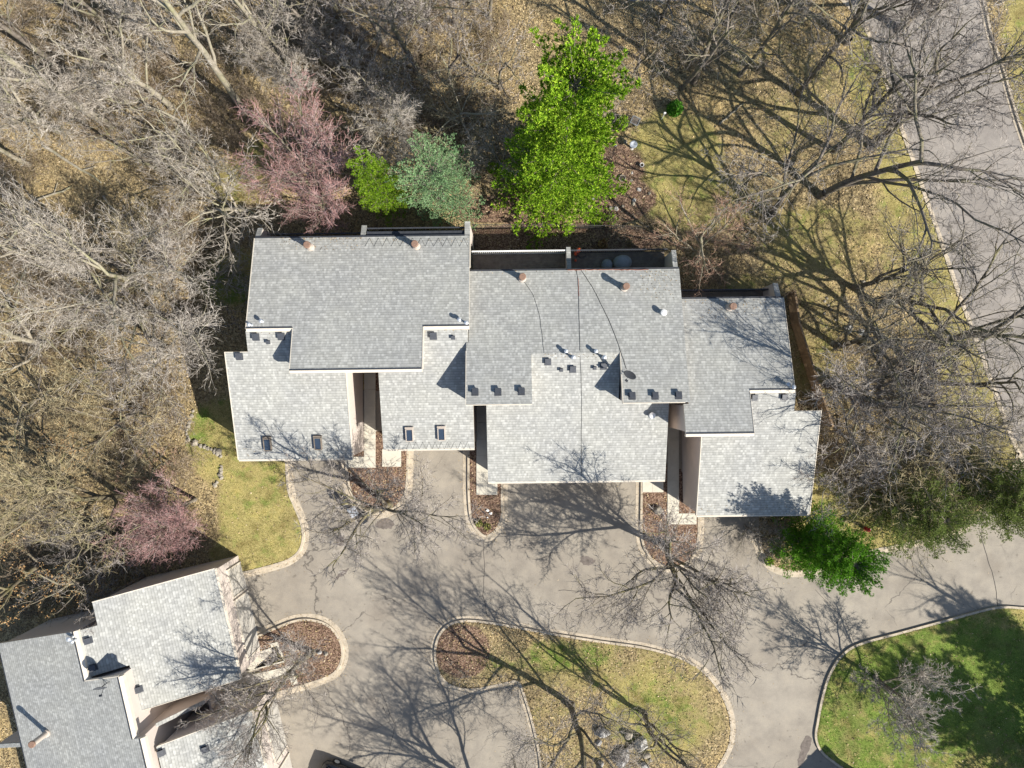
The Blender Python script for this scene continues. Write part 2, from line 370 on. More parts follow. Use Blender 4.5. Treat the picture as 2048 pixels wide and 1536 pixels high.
street = plan(street_L + street_R[::-1])
street_T = plan([(1230,-60),(1235,-4),(1262,2),(1370,2),(1400,-6),(1410,-60)])
ISLANDS = [plan(i) for i in (isl12, isl23, isl45, islC, islL)]

def inside(poly, X, Y):
    P = np.array(poly); r = np.zeros(X.shape, bool); n = len(P)
    for i in range(n):
        x1, y1 = P[i]; x2, y2 = P[(i+1) % n]
        if y1 == y2: continue
        c = ((y1 > Y) != (y2 > Y)) & (X < (x2-x1)*(Y-y1)/(y2-y1) + x1)
        r ^= c
    return r
def is_road(X, Y):
    r = inside(court, X, Y)
    for i in ISLANDS: r &= ~inside(i, X, Y)
    r |= inside(street, X, Y) | inside(street_T, X, Y)
    return r
def pxy(X, Y): return X*PX + 1024, 768 - Y*PX

# value noise for masks
def vnoise(X, Y, s, seed):
    r = np.random.default_rng(seed); T = r.random((64, 64))
    x = X*s + 1000; y = Y*s + 1000; xi = np.floor(x).astype(int); yi = np.floor(y).astype(int); fx = x-xi; fy = y-yi
    fx = fx*fx*(3-2*fx); fy = fy*fy*(3-2*fy)
    a = T[xi % 64, yi % 64]; b = T[(xi+1) % 64, yi % 64]; c = T[xi % 64, (yi+1) % 64]; d = T[(xi+1) % 64, (yi+1) % 64]
    return (a*(1-fx)+b*fx)*(1-fy) + (c*(1-fx)+d*fx)*fy

# lawn blobs: (px, py, radius x, radius y, strength)
LAWN = [(450,880,70,90,1),(530,1010,85,120,1.2),(560,1080,80,70,1),(480,1110,60,50,.8),(470,560,70,60,.8),(470,370,60,60,.6),(520,330,40,60,.6),
        (1350,310,90,90,1.1),(1400,400,130,60,.9),(1560,250,70,80,.5),(1500,600,80,60,.6),(1640,480,140,80,.6),(1760,640,150,120,.45),(1500,80,90,60,.5),
        (1740,130,45,130,1),(1800,300,45,150,1),(1860,520,50,160,1),(1930,740,60,160,.9),(1990,880,60,100,.9),(1850,820,120,90,.5),(1680,1080,120,60,.9),
        (1640,1000,60,60,.8),(1770,1060,80,60,.9),(1200,1330,260,60,.62),(1320,1420,130,110,.72),(1150,1450,120,120,.5),(1960,1330,350,140,1.5),
        (1750,1450,200,160,1.4),(2050,1500,220,140,1.3),(2080,60,80,300,.9),(2140,600,70,400,.9),(720,520,40,20,.3),(1560,200,240,160,.45),(1640,640,190,190,.5),(1800,420,60,200,.6),(150,390,190,80,.22),(990,425,60,30,.4)]
MULCH = [(755,960,80,110,1.3),(970,1010,50,110,1.3),(1340,1050,75,110,1.4),(600,1310,110,80,1.3),(925,1300,55,55,.85),(1000,1280,60,22,.45),(1405,1440,40,70,.35),(1150,1330,90,40,.3),(1230,400,80,50,.9),(1240,330,60,50,.7),(990,420,90,30,.8),(1080,430,60,30,.8),(1120,480,190,34,1.3),(930,830,20,200,1),(755,850,20,120,1)]  # bed behind the deck: dark soil, its shade painted in as mulch
GREEN = [(1960,1380,300,130,.30),(1760,1450,180,130,.22),(395,850,35,45,.15),(520,960,40,80,.05),(1320,1430,80,70,.08),(1690,1040,50,60,.10),(1090,1310,160,30,.15),(450,600,50,60,.2),(1760,100,40,60,.1)]
def blob(L, X, Y):
    x, y = pxy(X, Y); r = np.zeros_like(X)
    for cx, cy, rx, ry, s in L:
        d = ((x-cx)/rx)**2 + ((y-cy)/ry)**2
        r = np.maximum(r, s*np.clip(1.35-d*0.75, 0, 1))
    return r
def covers(X, Y):
    nz = vnoise(X, Y, 0.35, 3)*0.6 + vnoise(X, Y, 1.1, 4)*0.4
    g = np.clip(blob(LAWN, X, Y)*(0.55+0.7*nz), 0, 1); m = np.clip(blob(MULCH, X, Y)*(0.7+0.5*nz), 0, 1)
    return g, m, np.clip(blob(GREEN, X, Y), 0, 1)

# ------------------------------------------------------------------ terrain
def terrain():
    fx = np.arange(-44, 48.01, 0.2); fy = np.arange(-36, 36.01, 0.2)
    X, Y = np.meshgrid(fx, fy); rd = is_road(X, Y)
    wood = np.clip(1.0 - blob(LAWN, X, Y), 0, 1)
    Z = np.where(rd, -0.09, 0.112 + 0.03*(vnoise(X, Y, 0.8, 9)-0.5))
    # widen the sunk part only under the roads
    far = (X < -23) | (Y > 14) | (X > 24)
    Z = Z + np.where(~rd & far, 0.10*(vnoise(X, Y, 0.25, 11))*wood, 0)
    V = np.stack([X.ravel(), Y.ravel(), Z.ravel()], 1); h, wd = X.shape
    i = np.arange(h*wd).reshape(h, wd); F = np.stack([i[:-1,:-1].ravel(), i[:-1,1:].ravel(), i[1:,1:].ravel(), i[1:,:-1].ravel()], 1)
    # outer skirt to the horizon
    me = npmesh("ground", V, F, [M_GROUND], None, True)
    g, m, gr = covers(X, Y)
    ca = me.color_attributes.new("cover", 'FLOAT_COLOR', 'POINT')
    C = np.stack([g.ravel(), m.ravel(), gr.ravel(), np.ones(h*wd)], 1).astype(np.float32); ca.data.foreach_set("color", C.ravel())
    o = newobj("ground", me); tag(o, kind="structure", label="leaf-strewn ground and lawn around the houses")
    b = MB(); s = 400
    for x0, x1, y0, y1 in ((-s, -44, -s, s), (48, s, -s, s), (-44, 48, -s, -36), (-44, 48, 36, s)):
        b.add([(x0,y0,0.05),(x1,y0,0.05),(x1,y1,0.05),(x0,y1,0.05)], [(0,1,2,3)])
    o2 = b.build("terrain", M_GROUND); tag(o2, kind="structure", label="woodland floor beyond the picture edge")
terrain()

def sheet(name, poly, z, mat, label):
    vs = [Vector((p[0], p[1], 0)) for p in poly]; tr = tessellate_polygon([vs])
    b = MB(); b.add([(p[0], p[1], z) for p in poly], [])
    for t in tr:
        a, c, d = [Vector((poly[i][0], poly[i][1])) for i in t]
        cr = (c-a).cross(d-a) if hasattr((c-a), "cross") else 0
        b.f.append(tuple(t) if cr > 0 else tuple(t[::-1])); b.m.append(0)
    o = b.build(name, mat); tag(o, label, kind="structure"); return o
sheet("parking_court", plan([(440,760),(1560,760),(1600,1000),(2160,850),(2160,1330),(1900,1400),(1900,1720),(400,1720)]), 0.0, M_ASPH, "tan grey asphalt court and driveways")
def offset(pts, d):
    P = [Vector(p) for p in pts]; out = []
    for i, p in enumerate(P):
        t = (P[min(i+1, len(P)-1)] - P[max(i-1, 0)]).normalized(); out.append((p.x - t.y*d, p.y + t.x*d))
    return out
sheet("street", offset(plan(street_L), -0.15) + offset(plan(street_R), 0.15)[::-1], -0.004, M_ASPH2, "grey asphalt street along the right side")
sheet("side_street", street_T, -0.012, M_ASPH2, "sliver of grey street at the top edge")

def kerb(name, pts, road, label, mat=M_CONC, gut=0.42):
    """road=+1: road lies to the left of the walking direction"""
    P = plan(pts); b = MB()
    lines = [(-0.09*road, -0.03), (-0.09*road, 0.135), (0.075*road, 0.135), (0.095*road, 0.022), (gut*road, 0.010), (gut*road, -0.03)]
    rows = [offset(P, d) for d, z in lines]; n = len(P)
    vs = []
    for (d, z), rw in zip(lines, rows): vs += [(x, y, z) for x, y in rw]
    fs = []
    for j in range(len(lines)-1):
        for i in range(n-1):
            q = (j*n+i, j*n+i+1, (j+1)*n+i+1, (j+1)*n+i)
            fs.append(q[::-1] if road > 0 else q)
    b.add(vs, fs)
    # joints
    acc = 0
    for i in range(1, n-1):
        acc += (Vector(P[i]) - Vector(P[i-1])).length
        if acc > 2.9:
            acc = 0; t = (Vector(P[i+1])-Vector(P[i-1])).normalized(); nn = Vector((-t.y, t.x))*road
            c = Vector(P[i]) + nn*0.16
            b.obox((c.x, c.y, 0.012), [Vector((t.x,t.y,0)), Vector((nn.x,nn.y,0)), Vector((0,0,1))], (0.012, 0.25, 0.0035), 1)
            c = Vector(P[i]); b.obox((c.x, c.y, 0.1345), [Vector((t.x,t.y,0)), Vector((nn.x,nn.y,0)), Vector((0,0,1))], (0.012, 0.075, 0.004), 1)
    o = b.build(name, [mat, M_PATCH]); tag(o, label, kind="structure"); return o
kerb("kerb", K_left, 1, "kerb round the lawn left of the court")
kerb("kerb", K_right, 1, "kerb round the bright lawn at the lower right")
kerb("kerb", K_top, -1, "kerb along the upper side of the entrance drive")
kerb("kerb", isl12, -1, "kerb of the island with the trash bins beside it")
kerb("kerb", isl23, -1, "kerb of the narrow rounded island in the middle")
kerb("kerb", isl45, -1, "kerb of the red mulch island")
kerb("kerb", islC, 1, "kerb of the long central island", gut=0.34)
kerb("kerb", islL, 1, "kerb of the rounded island by the lower-left house")
kerb("kerb", street_L, 1, "kerb on the near side of the street", gut=0.3)
kerb("kerb", street_R, -1, "kerb on the far side of the street", gut=0.3)

def slab(name, rects, label):
    b = MB()
    for (x0, y0, x1, y1) in rects:
        b.box((x0-1024)/PX+.006, (x1-1024)/PX-.006, -(y1-768)/PX+.006, -(y0-768)/PX-.006, 0.0, 0.165 + 0.0)
    o = b.build(name, M_WALK); tag(o, label, kind="structure"); return o
slab("walk", [(729,700,752,746),(729,746,752,779),(729,779,752,812),(729,812,752,845),(729,845,752,878),(729,878,752,913),(729,913,752,935),(692,913,729,935)], "pale concrete walk between the first two garages")
slab("walk", [(765,898,803,933)], "small square concrete pad by the second garage")
slab("walk", [(953,760,976,812),(953,812,976,845),(953,845,976,878),(953,878,976,911),(953,911,976,944),(953,944,976,967),(953,967,976,989),(976,967,995,989)], "concrete walk beside the narrow island")
slab("walk", [(1334,800,1357,862),(1334,862,1357,894),(1334,894,1357,927),(1334,927,1357,960),(1334,960,1357,993),(1334,993,1357,1026),(1334,1026,1357,1048),(1357,1026,1392,1048)], "concrete walk in the shaded gap by the last garage")
slab("walk", [(1284,962,1304,984),(1304,962,1326,984)], "small concrete pad at the top of the red mulch island")
def polyslab(name, pts, label):
    P = plan(pts); n = len(P); b = MB()
    a = sum(P[i][0]*P[(i+1)%n][1]-P[(i+1)%n][0]*P[i][1] for i in range(n))
    if a < 0: P = P[::-1]
    b.add([(x,y,0.0) for x,y in P]+[(x,y,0.168) for x,y in P], [tuple(range(n,2*n))]+[(i,(i+1)%n,n+(i+1)%n,n+i) for i in range(n)])
    o = b.build(name, M_WALK); tag(o, label, kind="structure")
polyslab("walk", [(470,1348),(508,1337),(546,1303),(542,1286),(556,1282),(572,1322),(500,1341),(508,1350)], "concrete walk curving to the upper door of the lower-left house")
polyslab("walk", [(480,1354),(586,1329),(597,1365),(585,1369),(580,1352),(400,1400),(396,1378)], "concrete walk to the lower door of the lower-left house")
polyslab("walk", [(470,1325),(511,1305),(555,1290),(568,1320),(503,1338)], "pale concrete pad by the lower-left house door")
# aprons in front of the lower-left garages
def ribbon(name, pts, wdt, z, mat, label, jit=0.0):
    P = plan(pts); Q = []
    for i in range(len(P)-1):
        a = Vector(P[i]); c = Vector(P[i+1]); k = max(1, int((c-a).length/0.35))
        for j in range(k):
            q = a.lerp(c, j/k); Q.append((q.x+random.uniform(-jit, jit), q.y+random.uniform(-jit, jit)))
    Q.append(P[-1]); L = offset(Q, wdt/2); Rr = offset(Q, -wdt/2); n = len(Q); b = MB()
    b.add([(x,y,z) for x,y in L]+[(x,y,z) for x,y in Rr], [(i+n, i+n+1, i+1, i) for i in range(n-1)])
    o = b.build(name, mat); tag(o, label, kind="structure"); return o
ribbon("apron", [(461,1150),(499,1296)], 0.62, 0.0045, M_CONC, "concrete strip before the lower-left garage door")
ribbon("apron", [(527,1385),(575,1580)], 0.62, 0.0045, M_CONC, "concrete strip before the second lower-left garage door")
for i, (pts, wd, lb) in enumerate([
    ([(965,1078),(970,1130),(966,1190),(985,1280)], .035, "thin crack running down from the middle island"),
    ([(1484,1232),(1474,1265),(1458,1308)], .04, "short crack in the court near the leaning tree shadows"),
    ([(1960,1062),(1976,1120),(1990,1165),(1996,1214)], .05, "crack across the entrance drive"),
    ([(1117,1180),(1150,1182),(1185,1186)], .04, "short crack in the middle of the court"),
    ([(760,1380),(790,1450),(770,1540)], .03, "faint crack at the bottom of the court"),
    ([(1630,1180),(1690,1240),(1712,1290)], .025, "fine crack beside the bright green pine"),
    ([(1900,560),(1960,640),(2060,660)], .05, "crack across the street by the bend"),
    ([(1880,470),(1950,520),(2060,540)], .04, "crack across the upper street")]):
    ribbon("crack", pts, wd, 0.0042 if i < 6 else 0.001, M_CRACK, lb, 0.03)
def patch(pts, label):
    P = [q+np.array([random.gauss(0, 1.3), random.gauss(0, 1.1)]) for q in smooth(pts, 5, True)]; sheet("stain_shade", plan(P)[::-1], 0.0045, M_PATCH, label)
patch([(755,1042),(770,1036),(786,1043),(784,1055),(765,1058),(752,1052)], "dark damp patch below the small mulch island")
patch([(672,1074),(682,1071),(690,1080),(686,1090),(674,1090)], "round dark patch in the left court")
patch([(674,1150),(695,1136),(697,1142),(685,1152),(670,1160)], "dark streak in the left court")
patch([(1600,1500),(1612,1472),(1624,1480),(1618,1500),(1600,1536),(1594,1530)], "painted shadow patch beside the lower right kerb")  # painted shadow: dark sheet where the off-frame house's flue shades the asphalt
patch([(1160,1115),(1172,1112),(1190,1120),(1180,1130),(1165,1126)], "dark patch left of the red mulch island")

# ------------------------------------------------------------------ houses
SLP = 0.0002
def mkplane(kind, ref, base):
    # height (m) as a function of plan-unit Y
    if kind == 'N': return lambda Y: HC*(base + SLP*(Y-ref))
    return lambda Y: HC*(base + SLP*(ref-Y))
def inset(poly, d):
    n = len(poly); a = sum(poly[i][0]*poly[(i+1)%n][1]-poly[(i+1)%n][0]*poly[i][1] for i in range(n)); s = 1 if a > 0 else -1
    out = []
    for i in range(n):
        p0 = Vector(poly[i-1]); p1 = Vector(poly[i]); p2 = Vector(poly[(i+1) % n])
        e1 = (p1-p0).normalized(); e2 = (p2-p1).normalized()
        n1 = Vector((-e1.y, e1.x))*s; n2 = Vector((-e2.y, e2.x))*s; q = p1 + (n1+n2)*d; out.append((q.x, q.y))
    return out
def prism(b, poly, zt, zb, mt=0, ms=1):
    """poly in plan units; zt, zb functions of Y"""
    n = len(poly); P = [(X/PX, -Y/PX) for X, Y in poly]
    a = sum(P[i][0]*P[(i+1)%n][1]-P[(i+1)%n][0]*P[i][1] for i in range(n)); idx = list(range(n)) if a > 0 else list(range(n-1, -1, -1))
    T = [(P[i][0], P[i][1], zt(poly[i][1])) for i in idx]; B = [(P[i][0], P[i][1], zb(poly[i][1])) for i in idx]
    b.add(T+B, [tuple(range(n))], mt); b.v = b.v[:]  # top
    base = len(b.v)-2*n
    b.f.append(tuple(base+n+i for i in range(n-1, -1, -1))); b.m.append(ms)
    for i in range(n):
        j = (i+1) % n; b.f.append((base+i, base+n+i, base+n+j, base+j)); b.m.append(ms)
def roof_section(root, poly, zf, low=False, wall=True):
    b = MB(); prism(b, poly, zf, lambda Y: zf(Y)-0.24); b.build("roof", [M_SHW if low else M_SH, M_FAS], root)
    if wall:
        b = MB(); prism(b, inset(poly, 3.2), lambda Y: zf(Y)-0.16, lambda Y: -0.05, 0, 0); b.build("wall", M_WALL, root)
def fascia(root, x0, x1, Y, zf, wdt=0.20, dark=True):
    """cap board with a drip strip on the high edge"""
    b = MB(); z = zf(Y); y = -Y/PX
    b.add([(x0/PX,y,z+.02),(x1/PX,y,z+.02),(x1/PX,y-wdt,z-.07),(x0/PX,y-wdt,z-.07),(x0/PX,y,z-.33),(x1/PX,y,z-.33),(x1/PX,y-wdt,z-.36),(x0/PX,y-wdt,z-.36)],
          [(0,3,2,1),(3,7,6,2),(0,4,7,3),(1,2,6,5),(4,5,6,7),(0,1,5,4)], 0)
    if dark: b.box(x0/PX, x1/PX, y+.004, y+.075, z-.03, z+.035, 1)
    b.build("fascia", [M_FAS, M_DARK], root)
def rake(root, X, Y0, Y1, zf, wdt=0.06, side=1):
    """thin metal edge along a sloping side"""
    b = MB(); x = X/PX
    xa, xb = (x-wdt, x+.003) if side < 0 else (x-.003, x+wdt)
    b.add([(xa,-Y0/PX,zf(Y0)+.025),(xb,-Y0/PX,zf(Y0)+.025),(xb,-Y1/PX,zf(Y1)+.025),(xa,-Y1/PX,zf(Y1)+.025),
           (xa,-Y0/PX,zf(Y0)-.26),(xb,-Y0/PX,zf(Y0)-.26),(xb,-Y1/PX,zf(Y1)-.26),(xa,-Y1/PX,zf(Y1)-.26)],
          [(0,3,2,1),(4,5,6,7),(0,1,5,4),(2,3,7,6),(1,2,6,5),(3,0,4,7)], 0)
    b.build("rake_board", M_FAS, root)
def gutter(root, x0, x1, Y, z, side=1):
    b = MB(); y = -Y/PX
    ya, yb = (y-0.11, y-.002) if side > 0 else (y+.002, y+0.11)
    b.box(x0/PX, x1/PX, ya, yb, z-0.17, z-0.05); b.build("gutter", M_FAS if side > 0 else M_DARK, root)
def garage_door(root, x0, x1, Y, zb=0.0, zt=2.35):
    b = MB(); y = -Y/PX
    n = 4; h = (zt-zb)/n
    for i in range(n): b.box(x0/PX, x1/PX, y-0.06, y+.02, zb+i*h+.012, zb+(i+1)*h-.012)
    d = b.build("garage_door", M_DOOR, root)
    b = MB()
    b.box(x0/PX-.12, x0/PX-.004, y-0.10, y+.02, 0, zt+.12); b.box(x1/PX+.004, x1/PX+.12, y-0.10, y+.02, 0, zt+.12); b.box(x0/PX-.004, x1/PX+.004, y-0.10, y+.02, zt+.004, zt+.12)
    b.build("frame", M_FAS, d)

class House:
    def __init__(s, name, rz, label, cat): s.root = empty(name, (0,0,0), rz); s.rz = rz; tag(s.root, label, cat)
    def at(s, px, py, zf, dz=0.0):
        """local point on the roof plane zf below a plan position"""
        z = 5.0
        for _ in range(8):
            p = G(px, py, z); x = p.x*math.cos(s.rz)+p.y*math.sin(s.rz); y = -p.x*math.sin(s.rz)+p.y*math.cos(s.rz); z = zf(-y*PX)+dz
        return Vector((x, y, z-dz))
    def tilt(s, zf):
        g = (zf(0)-zf(100))/100*PX   # dz/dy(world) : Y = -y*PX
        n = Vector((0, -g, 1)).normalized(); X = Vector((1,0,0)); return [X, n.cross(X), n]

def box_vent(h, px, py, zf, s=0.20):
    p = h.at(px, py, zf, .15); ax = h.tilt(zf); b = MB()
    b.obox(p+ax[2]*0.07, ax, (s*.80, s*.80, 0.08)); b.obox(p+ax[2]*0.175, ax, (s, s*1.0, 0.022)); b.obox(p+ax[2]*0.012-ax[1]*s*.3, ax, (s*1.15, s*1.2, 0.010))
    b.build("roof_vent", M_VENT, h.root)
def flue(h, px, py, zf, hh=0.95, r=0.21):
    p = h.at(px, py, zf, hh); b = MB()
    b.lathe(p, [(r*1.25, -0.1), (r*1.2, .16), (r*.9, .2), (r*.9, hh-.14)], 24); f = b.build("flue", M_PIPE, h.root, smooth=False)
    c = MB(); c.lathe(p, [(r*.95, hh-.14), (r*1.12, hh-.12), (r*1.12, hh-.03), (r*.95, hh)], 24); c.build("cap", M_CLAY, f)
def pipe(h, px, py, zf, hh=0.6, r=0.07, cap=True, lean=(0,0)):
    p = h.at(px, py, zf, hh); b = MB()
    b.lathe(p, [(r*2.2, -.08), (r*1.3, .1), (r, .12), (r, hh-.1)], 14); f = b.build("vent_pipe", M_GALV, h.root)
    if cap:
        c = MB(); c.lathe(p, [(r*1.9, hh-.1), (r*2.1, hh-.05), (r*2.1, hh), (r*.6, hh+.05)], 16); c.build("cap", M_GALV, f)
def round_vent(h, px, py, zf):
    p = h.at(px, py, zf, .35); b = MB()
    b.lathe(p, [(.26, -.08), (.15, .1), (.15, .28)], 20, 0); f = b.build("vent_pipe", M_GALV, h.root)
    c = MB(); c.lathe(p, [(.19, .28), (.2, .30), (.2, .36), (.08, .41)], 24); c.build("cap", M_WHITE, f)
def skylight(h, px, py, zf, mt=None, hx=0.25, hy=0.44):
    p = h.at(px, py, zf, .1); ax = h.tilt(zf); b = MB(); t = 0.026
    for sx in (-1, 1): b.obox(p+ax[0]*sx*(hx-t)+ax[2]*0.10, ax, (t, hy, 0.12))
    for sy in (-1, 1): b.obox(p+ax[1]*sy*(hy-t)+ax[2]*0.10, ax, (hx-2*t-.002, t, 0.12))
    b.obox(p+ax[1]*(hy+.06)+ax[2]*.08, ax, (hx+.03, .05, .1))
    f = b.build("skylight", mt or M_PIPE, h.root)
    g = MB(); g.obox(p+ax[2]*0.15, ax, (hx-2*t-.003, hy-2*t-.003, 0.02)); g.build("pane", M_GLASS, f)
def cheek_dish(h, p, face, label, r=0.42):
    """satellite dish: thing of its own"""
    wp = h.root.matrix_basis @ p if False else Matrix.Rotation(h.rz, 3, 'Z') @ p
    t = empty("satellite_dish", wp); tag(t, label, "satellite dish")
    f = Vector(face).normalized(); u = f.cross(Vector((0,0,1))).normalized(); v = u.cross(f)
    M = Matrix((u, v, f)).transposed()
    b = MB(); c = Vector((0,0,0.75)); n = 24; rings = []
    prof = [(0.02, -.07), (r*.5, -.055), (r*.85, -.02), (r, 0), (r, .012), (r*.85, -.008), (r*.5, -.04), (0.02, -.05)]
    b.lathe(c, prof, n, 0, M); b.build("dish", M_VENT, t, smooth=True)
    b = MB(); b.tube([(0,0,-.1), (0,0,.6), c - f*.07], .028, 8); b.tube([(0,0,.25), Vector((.25,.15,0))], .015, 6); b.tube([(0,0,.25), Vector((-.2,.2,0.05))], .015, 6); b.build("mast", M_DARK, t)
    b = MB(); tip = c + f*.42 - v*.12; b.tube([c - v*r*.95, c - v*r*.7 + f*.25, tip], .018, 6); b.obox(tip, [u, v, f], (.09, .04, .06)); b.build("feed_arm", M_DARK, t)

ROT = R(0.7)
H1 = House("townhouse_row", ROT, "long row of attached houses with stepped grey shingle roofs in the centre", "building")
r1 = H1.root
da, db, dc = -3.3, 1.4, 5.0
def sh(poly, d): return [(x, y+d) for x, y in poly]
NA = mkplane('N', -264+da, .102); SA = mkplane('S', 136+da, .085)
NB = mkplane('N', -205+db, .101); SB = mkplane('S', 178+db, .085)
NC = mkplane('N', -154+dc, .102); SCp = mkplane('S', 240+dc, .085)
roof_section(r1, sh([(-459,-264),(-73,-264),(-73,-98),(-153,-98),(-153,-24),(-378,-24),(-378,-98),(-459,-98)], da), NA)
roof_section(r1, sh([(-462,-95),(-294,-95),(-294,136),(-502,136),(-502,-59),(-462,-59)], da), SA, True)
roof_section(r1, sh([(-236,-95),(-76,-95),(-76,28),(-70,28),(-70,120),(-236,120)], da), SA, True)
roof_section(r1, sh([(-75,-205),(303,-205),(303,33),(189,33),(189,-54),(34,-54),(34,33),(-79,33),(-79,-75),(-75,-75)], db), NB)
roof_section(r1, sh([(34.3,-53.8),(188.7,-53.8),(188.7,28),(278,28),(278,178),(-46,178),(-46,28),(34.3,28)], db), SB, True)
roof_section(r1, sh([(303.4,-154),(489,-154),(489,11),(411,11),(411,84),(295,84),(295,33),(303.4,33)], dc), NC)
roof_section(r1, sh([(411.3,14),(494,14),(494,48),(541,48),(541,240),(335,240),(335,80),(411.3,80)], dc), SCp, True)
fascia(r1, -459, -378.5, -98+da, NA); fascia(r1, -152.5, -73, -98+da, NA); fascia(r1, -378, -153, -24+da, NA, .17)
fascia(r1, -502, -462.5, -59+da, lambda Y: SA(Y)+.02, .05, False)
fascia(r1, -79, 34, 33+db, NB, .05, False); fascia(r1, 189, 295, 33+db, NB, .05, False)
fascia(r1, 411.5, 490, 11+dc, NC); fascia(r1, 295, 411, 84+dc, NC, .17)
fascia(r1, 494.5, 541, 48+dc, lambda Y: SCp(Y)+.02, .05, False)
rake(r1, -153, -98+da, -24+da, NA, .07, 1); rake(r1, -378, -98+da, -24+da, NA, .03, -1)
rake(r1, -502, -59+da, 136+da, SA, .05, -1); rake(r1, -294, -20+da, 136+da, SA, .05, 1); rake(r1, -459, -264+da, -98+da, NA, .04, -1)
rake(r1, -73, -264+da, -205+da, NA, .06, 1); rake(r1, 541, 48+dc, 240+dc, SCp, .05, 1); rake(r1, 489, -154+dc, 11+dc, NC, .04, 1)
rake(r1, 411, 14+dc, 84+dc, NC, .02, 1); rake(r1, 335, 90+dc, 240+dc, SCp, .04, -1); rake(r1, -79, -60+db, 33+db, NB, .03, -1); rake(r1, 189, -54+db, 33+db, NB, .04, -1)
for x0, x1, Y, z in ((-502,-294,136+da,SA(136+da)),(-236,-70,120+da,SA(120+da)),(-46,278,178+db,SB(178+db)),(335,541,240+dc,SCp(240+dc))): gutter(r1, x0, x1, Y, z)
for x0, x1, Y, z in ((-459,-73,-264+da,NA(-264+da)),(-72,303,-205+db,NB(-205+db)),(304,489,-154+dc,NC(-154+dc))): gutter(r1, x0, x1, Y, z, -1)
for x0, x1, Y in ((-455,-345,132.5+da),(-228,-110,116.5+da),(-15,105,174.5+db),(130,255,174.5+db),(370,500,236.5+dc)): garage_door(r1, x0, x1, Y)
# wing walls to the north, shingled tops
def fin(root, X, Y0, Y1, z0, z1, w=3.6):
    b = MB(); x0, x1 = (X-w)/PX, (X+w)/PX
    b.add([(x0,-Y0/PX,z0),(x1,-Y0/PX,z0),(x1,-Y1/PX,z1),(x0,-Y1/PX,z1),(x0,-Y0/PX,0),(x1,-Y0/PX,0),(x1,-Y1/PX,0),(x0,-Y1/PX,0)],
          [(0,1,2,3),(0,4,5,1),(2,6,7,3),(1,5,6,2),(3,7,4,0)])
    f = b.build("wing_wall", M_WALL, root); b = MB()
    b.add([(x0-.03,-Y0/PX-.01,z0+.1),(x1+.03,-Y0/PX-.01,z0+.1),(x1+.03,-Y1/PX+.05,z1+.1),(x0-.03,-Y1/PX+.05,z1+.1),(x0-.03,-Y0/PX-.01,z0),(x1+.03,-Y0/PX-.01,z0),(x1+.03,-Y1/PX+.05,z1),(x0-.03,-Y1/PX+.05,z1)],
          [(0,1,2,3),(4,7,6,5),(0,4,5,1),(2,6,7,3),(1,5,6,2),(3,7,4,0)]); b.build("coping", M_SH, f)
ea = NA(-264+da)-.12
fin(r1, -455, -263+da, -285+da, ea, ea-.6); fin(r1, -265, -263+da, -287+da, ea, ea-.5); fin(r1, -77, -263+da, -290+da, ea, ea-.25, 4)
eb = NB(-205+db)-.12
fin(r1, 108, -203+db, -254+db, eb-1.0, eb-1.6, 3.2); fin(r1, 297, -203+db, -240+db, eb, eb-.5, 3.4)
fin(r1, 482, -152+dc, -182+dc, eb, eb-.6, 3.8)
# decks
def deck(x0, x1, Y0, Y1, z, white=False):
    b = MB(); n = max(2, int((Y0-Y1)/PX/0.142))
    for i in range(n):
        ya = -Y0/PX + (Y0-Y1)/PX*i/n; yb = -Y0/PX + (Y0-Y1)/PX*(i+1)/n - .012
        b.box(x0/PX, x1/PX, ya, yb, z-.04, z)
    b.box(x0/PX, x1/PX, -Y1/PX-.05, -Y1/PX-.001, z-.3, z-.045); 
    for t in (0.02, .5, .98):
        xx = x0/PX+(x1-x0)/PX*t; b.box(xx-.07, xx+.07, -Y1/PX-.2, -Y1/PX-.06, 0, z-.046)
    d = b.build("deck", M_WOOD, r1)
    b = MB(); y = -Y1/PX-.03
    b.box(x0/PX, x1/PX, y-.045, y+.045, z+1.0, z+1.04); b.box(x0/PX, x1/PX, y-.02, y+.02, z+.08, z+.12)
    k = int((x1-x0)/PX/.14)
    for i in range(k+1):
        xx = x0/PX + .02 + ((x1-x0)/PX-.04)*i/k; b.box(xx-.018, xx+.018, y-.018, y+.018, z+.121, z+.999)
    b.build("railing", M_WHITE if white else M_DARK, d)
zd = 2.4
deck(-72, 104, -203+db, -250+db, zd, True); deck(112, 293, -203+db, -250+db, zd, False)
deck(-261, -81, -262+da, -283+da, 3.6, False); deck(-450, -269, -262+da, -281+da, 2.6, False); deck(302, 478, -152+dc, -176+dc, 2.6, False)
# black awning box along the back eave of the second house
b = MB(); b.box(-259/PX, -83/PX, (264-da)/PX+.115, (275-da)/PX, ea-.35, ea-.12); b.build("awning_box", M_DARK, r1)
for px, py in ((613,489),(829,487)): flue(H1, px, py, NA)
for px, py in ((1045,553),(1253,572)): flue(H1, px, py, NB)
flue(H1, 1467, 612, NC, .9)
round_vent(H1, 1328, 625, NB); round_vent(H1, 1305, 831, SB)
for px, py, zf, hh in ((932,645,NA,.55),(918,639,NA,.4),(497,649,NA,.5),(521,642,NA,.35),(1147,714,NB,.55),(1132,702,NB,.35),(1209,714,NB,.55),(1192,702,NB,.35),(1588,774,NC,.6),(1578,768,NC,.4)): pipe(H1, px, py, zf, hh, .062)
for px, py, s in ((510,672,.2),(561,671,.2),(535,683,.11),(477,711,.2),(866,670,.2),(906,674,.11)): box_vent(H1, px, py, SA, s)
for px, py in ((950,783),(996,783),(1043,782),(1265,791),(1311,791),(1358,790)): box_vent(H1, px, py, NB, .19)
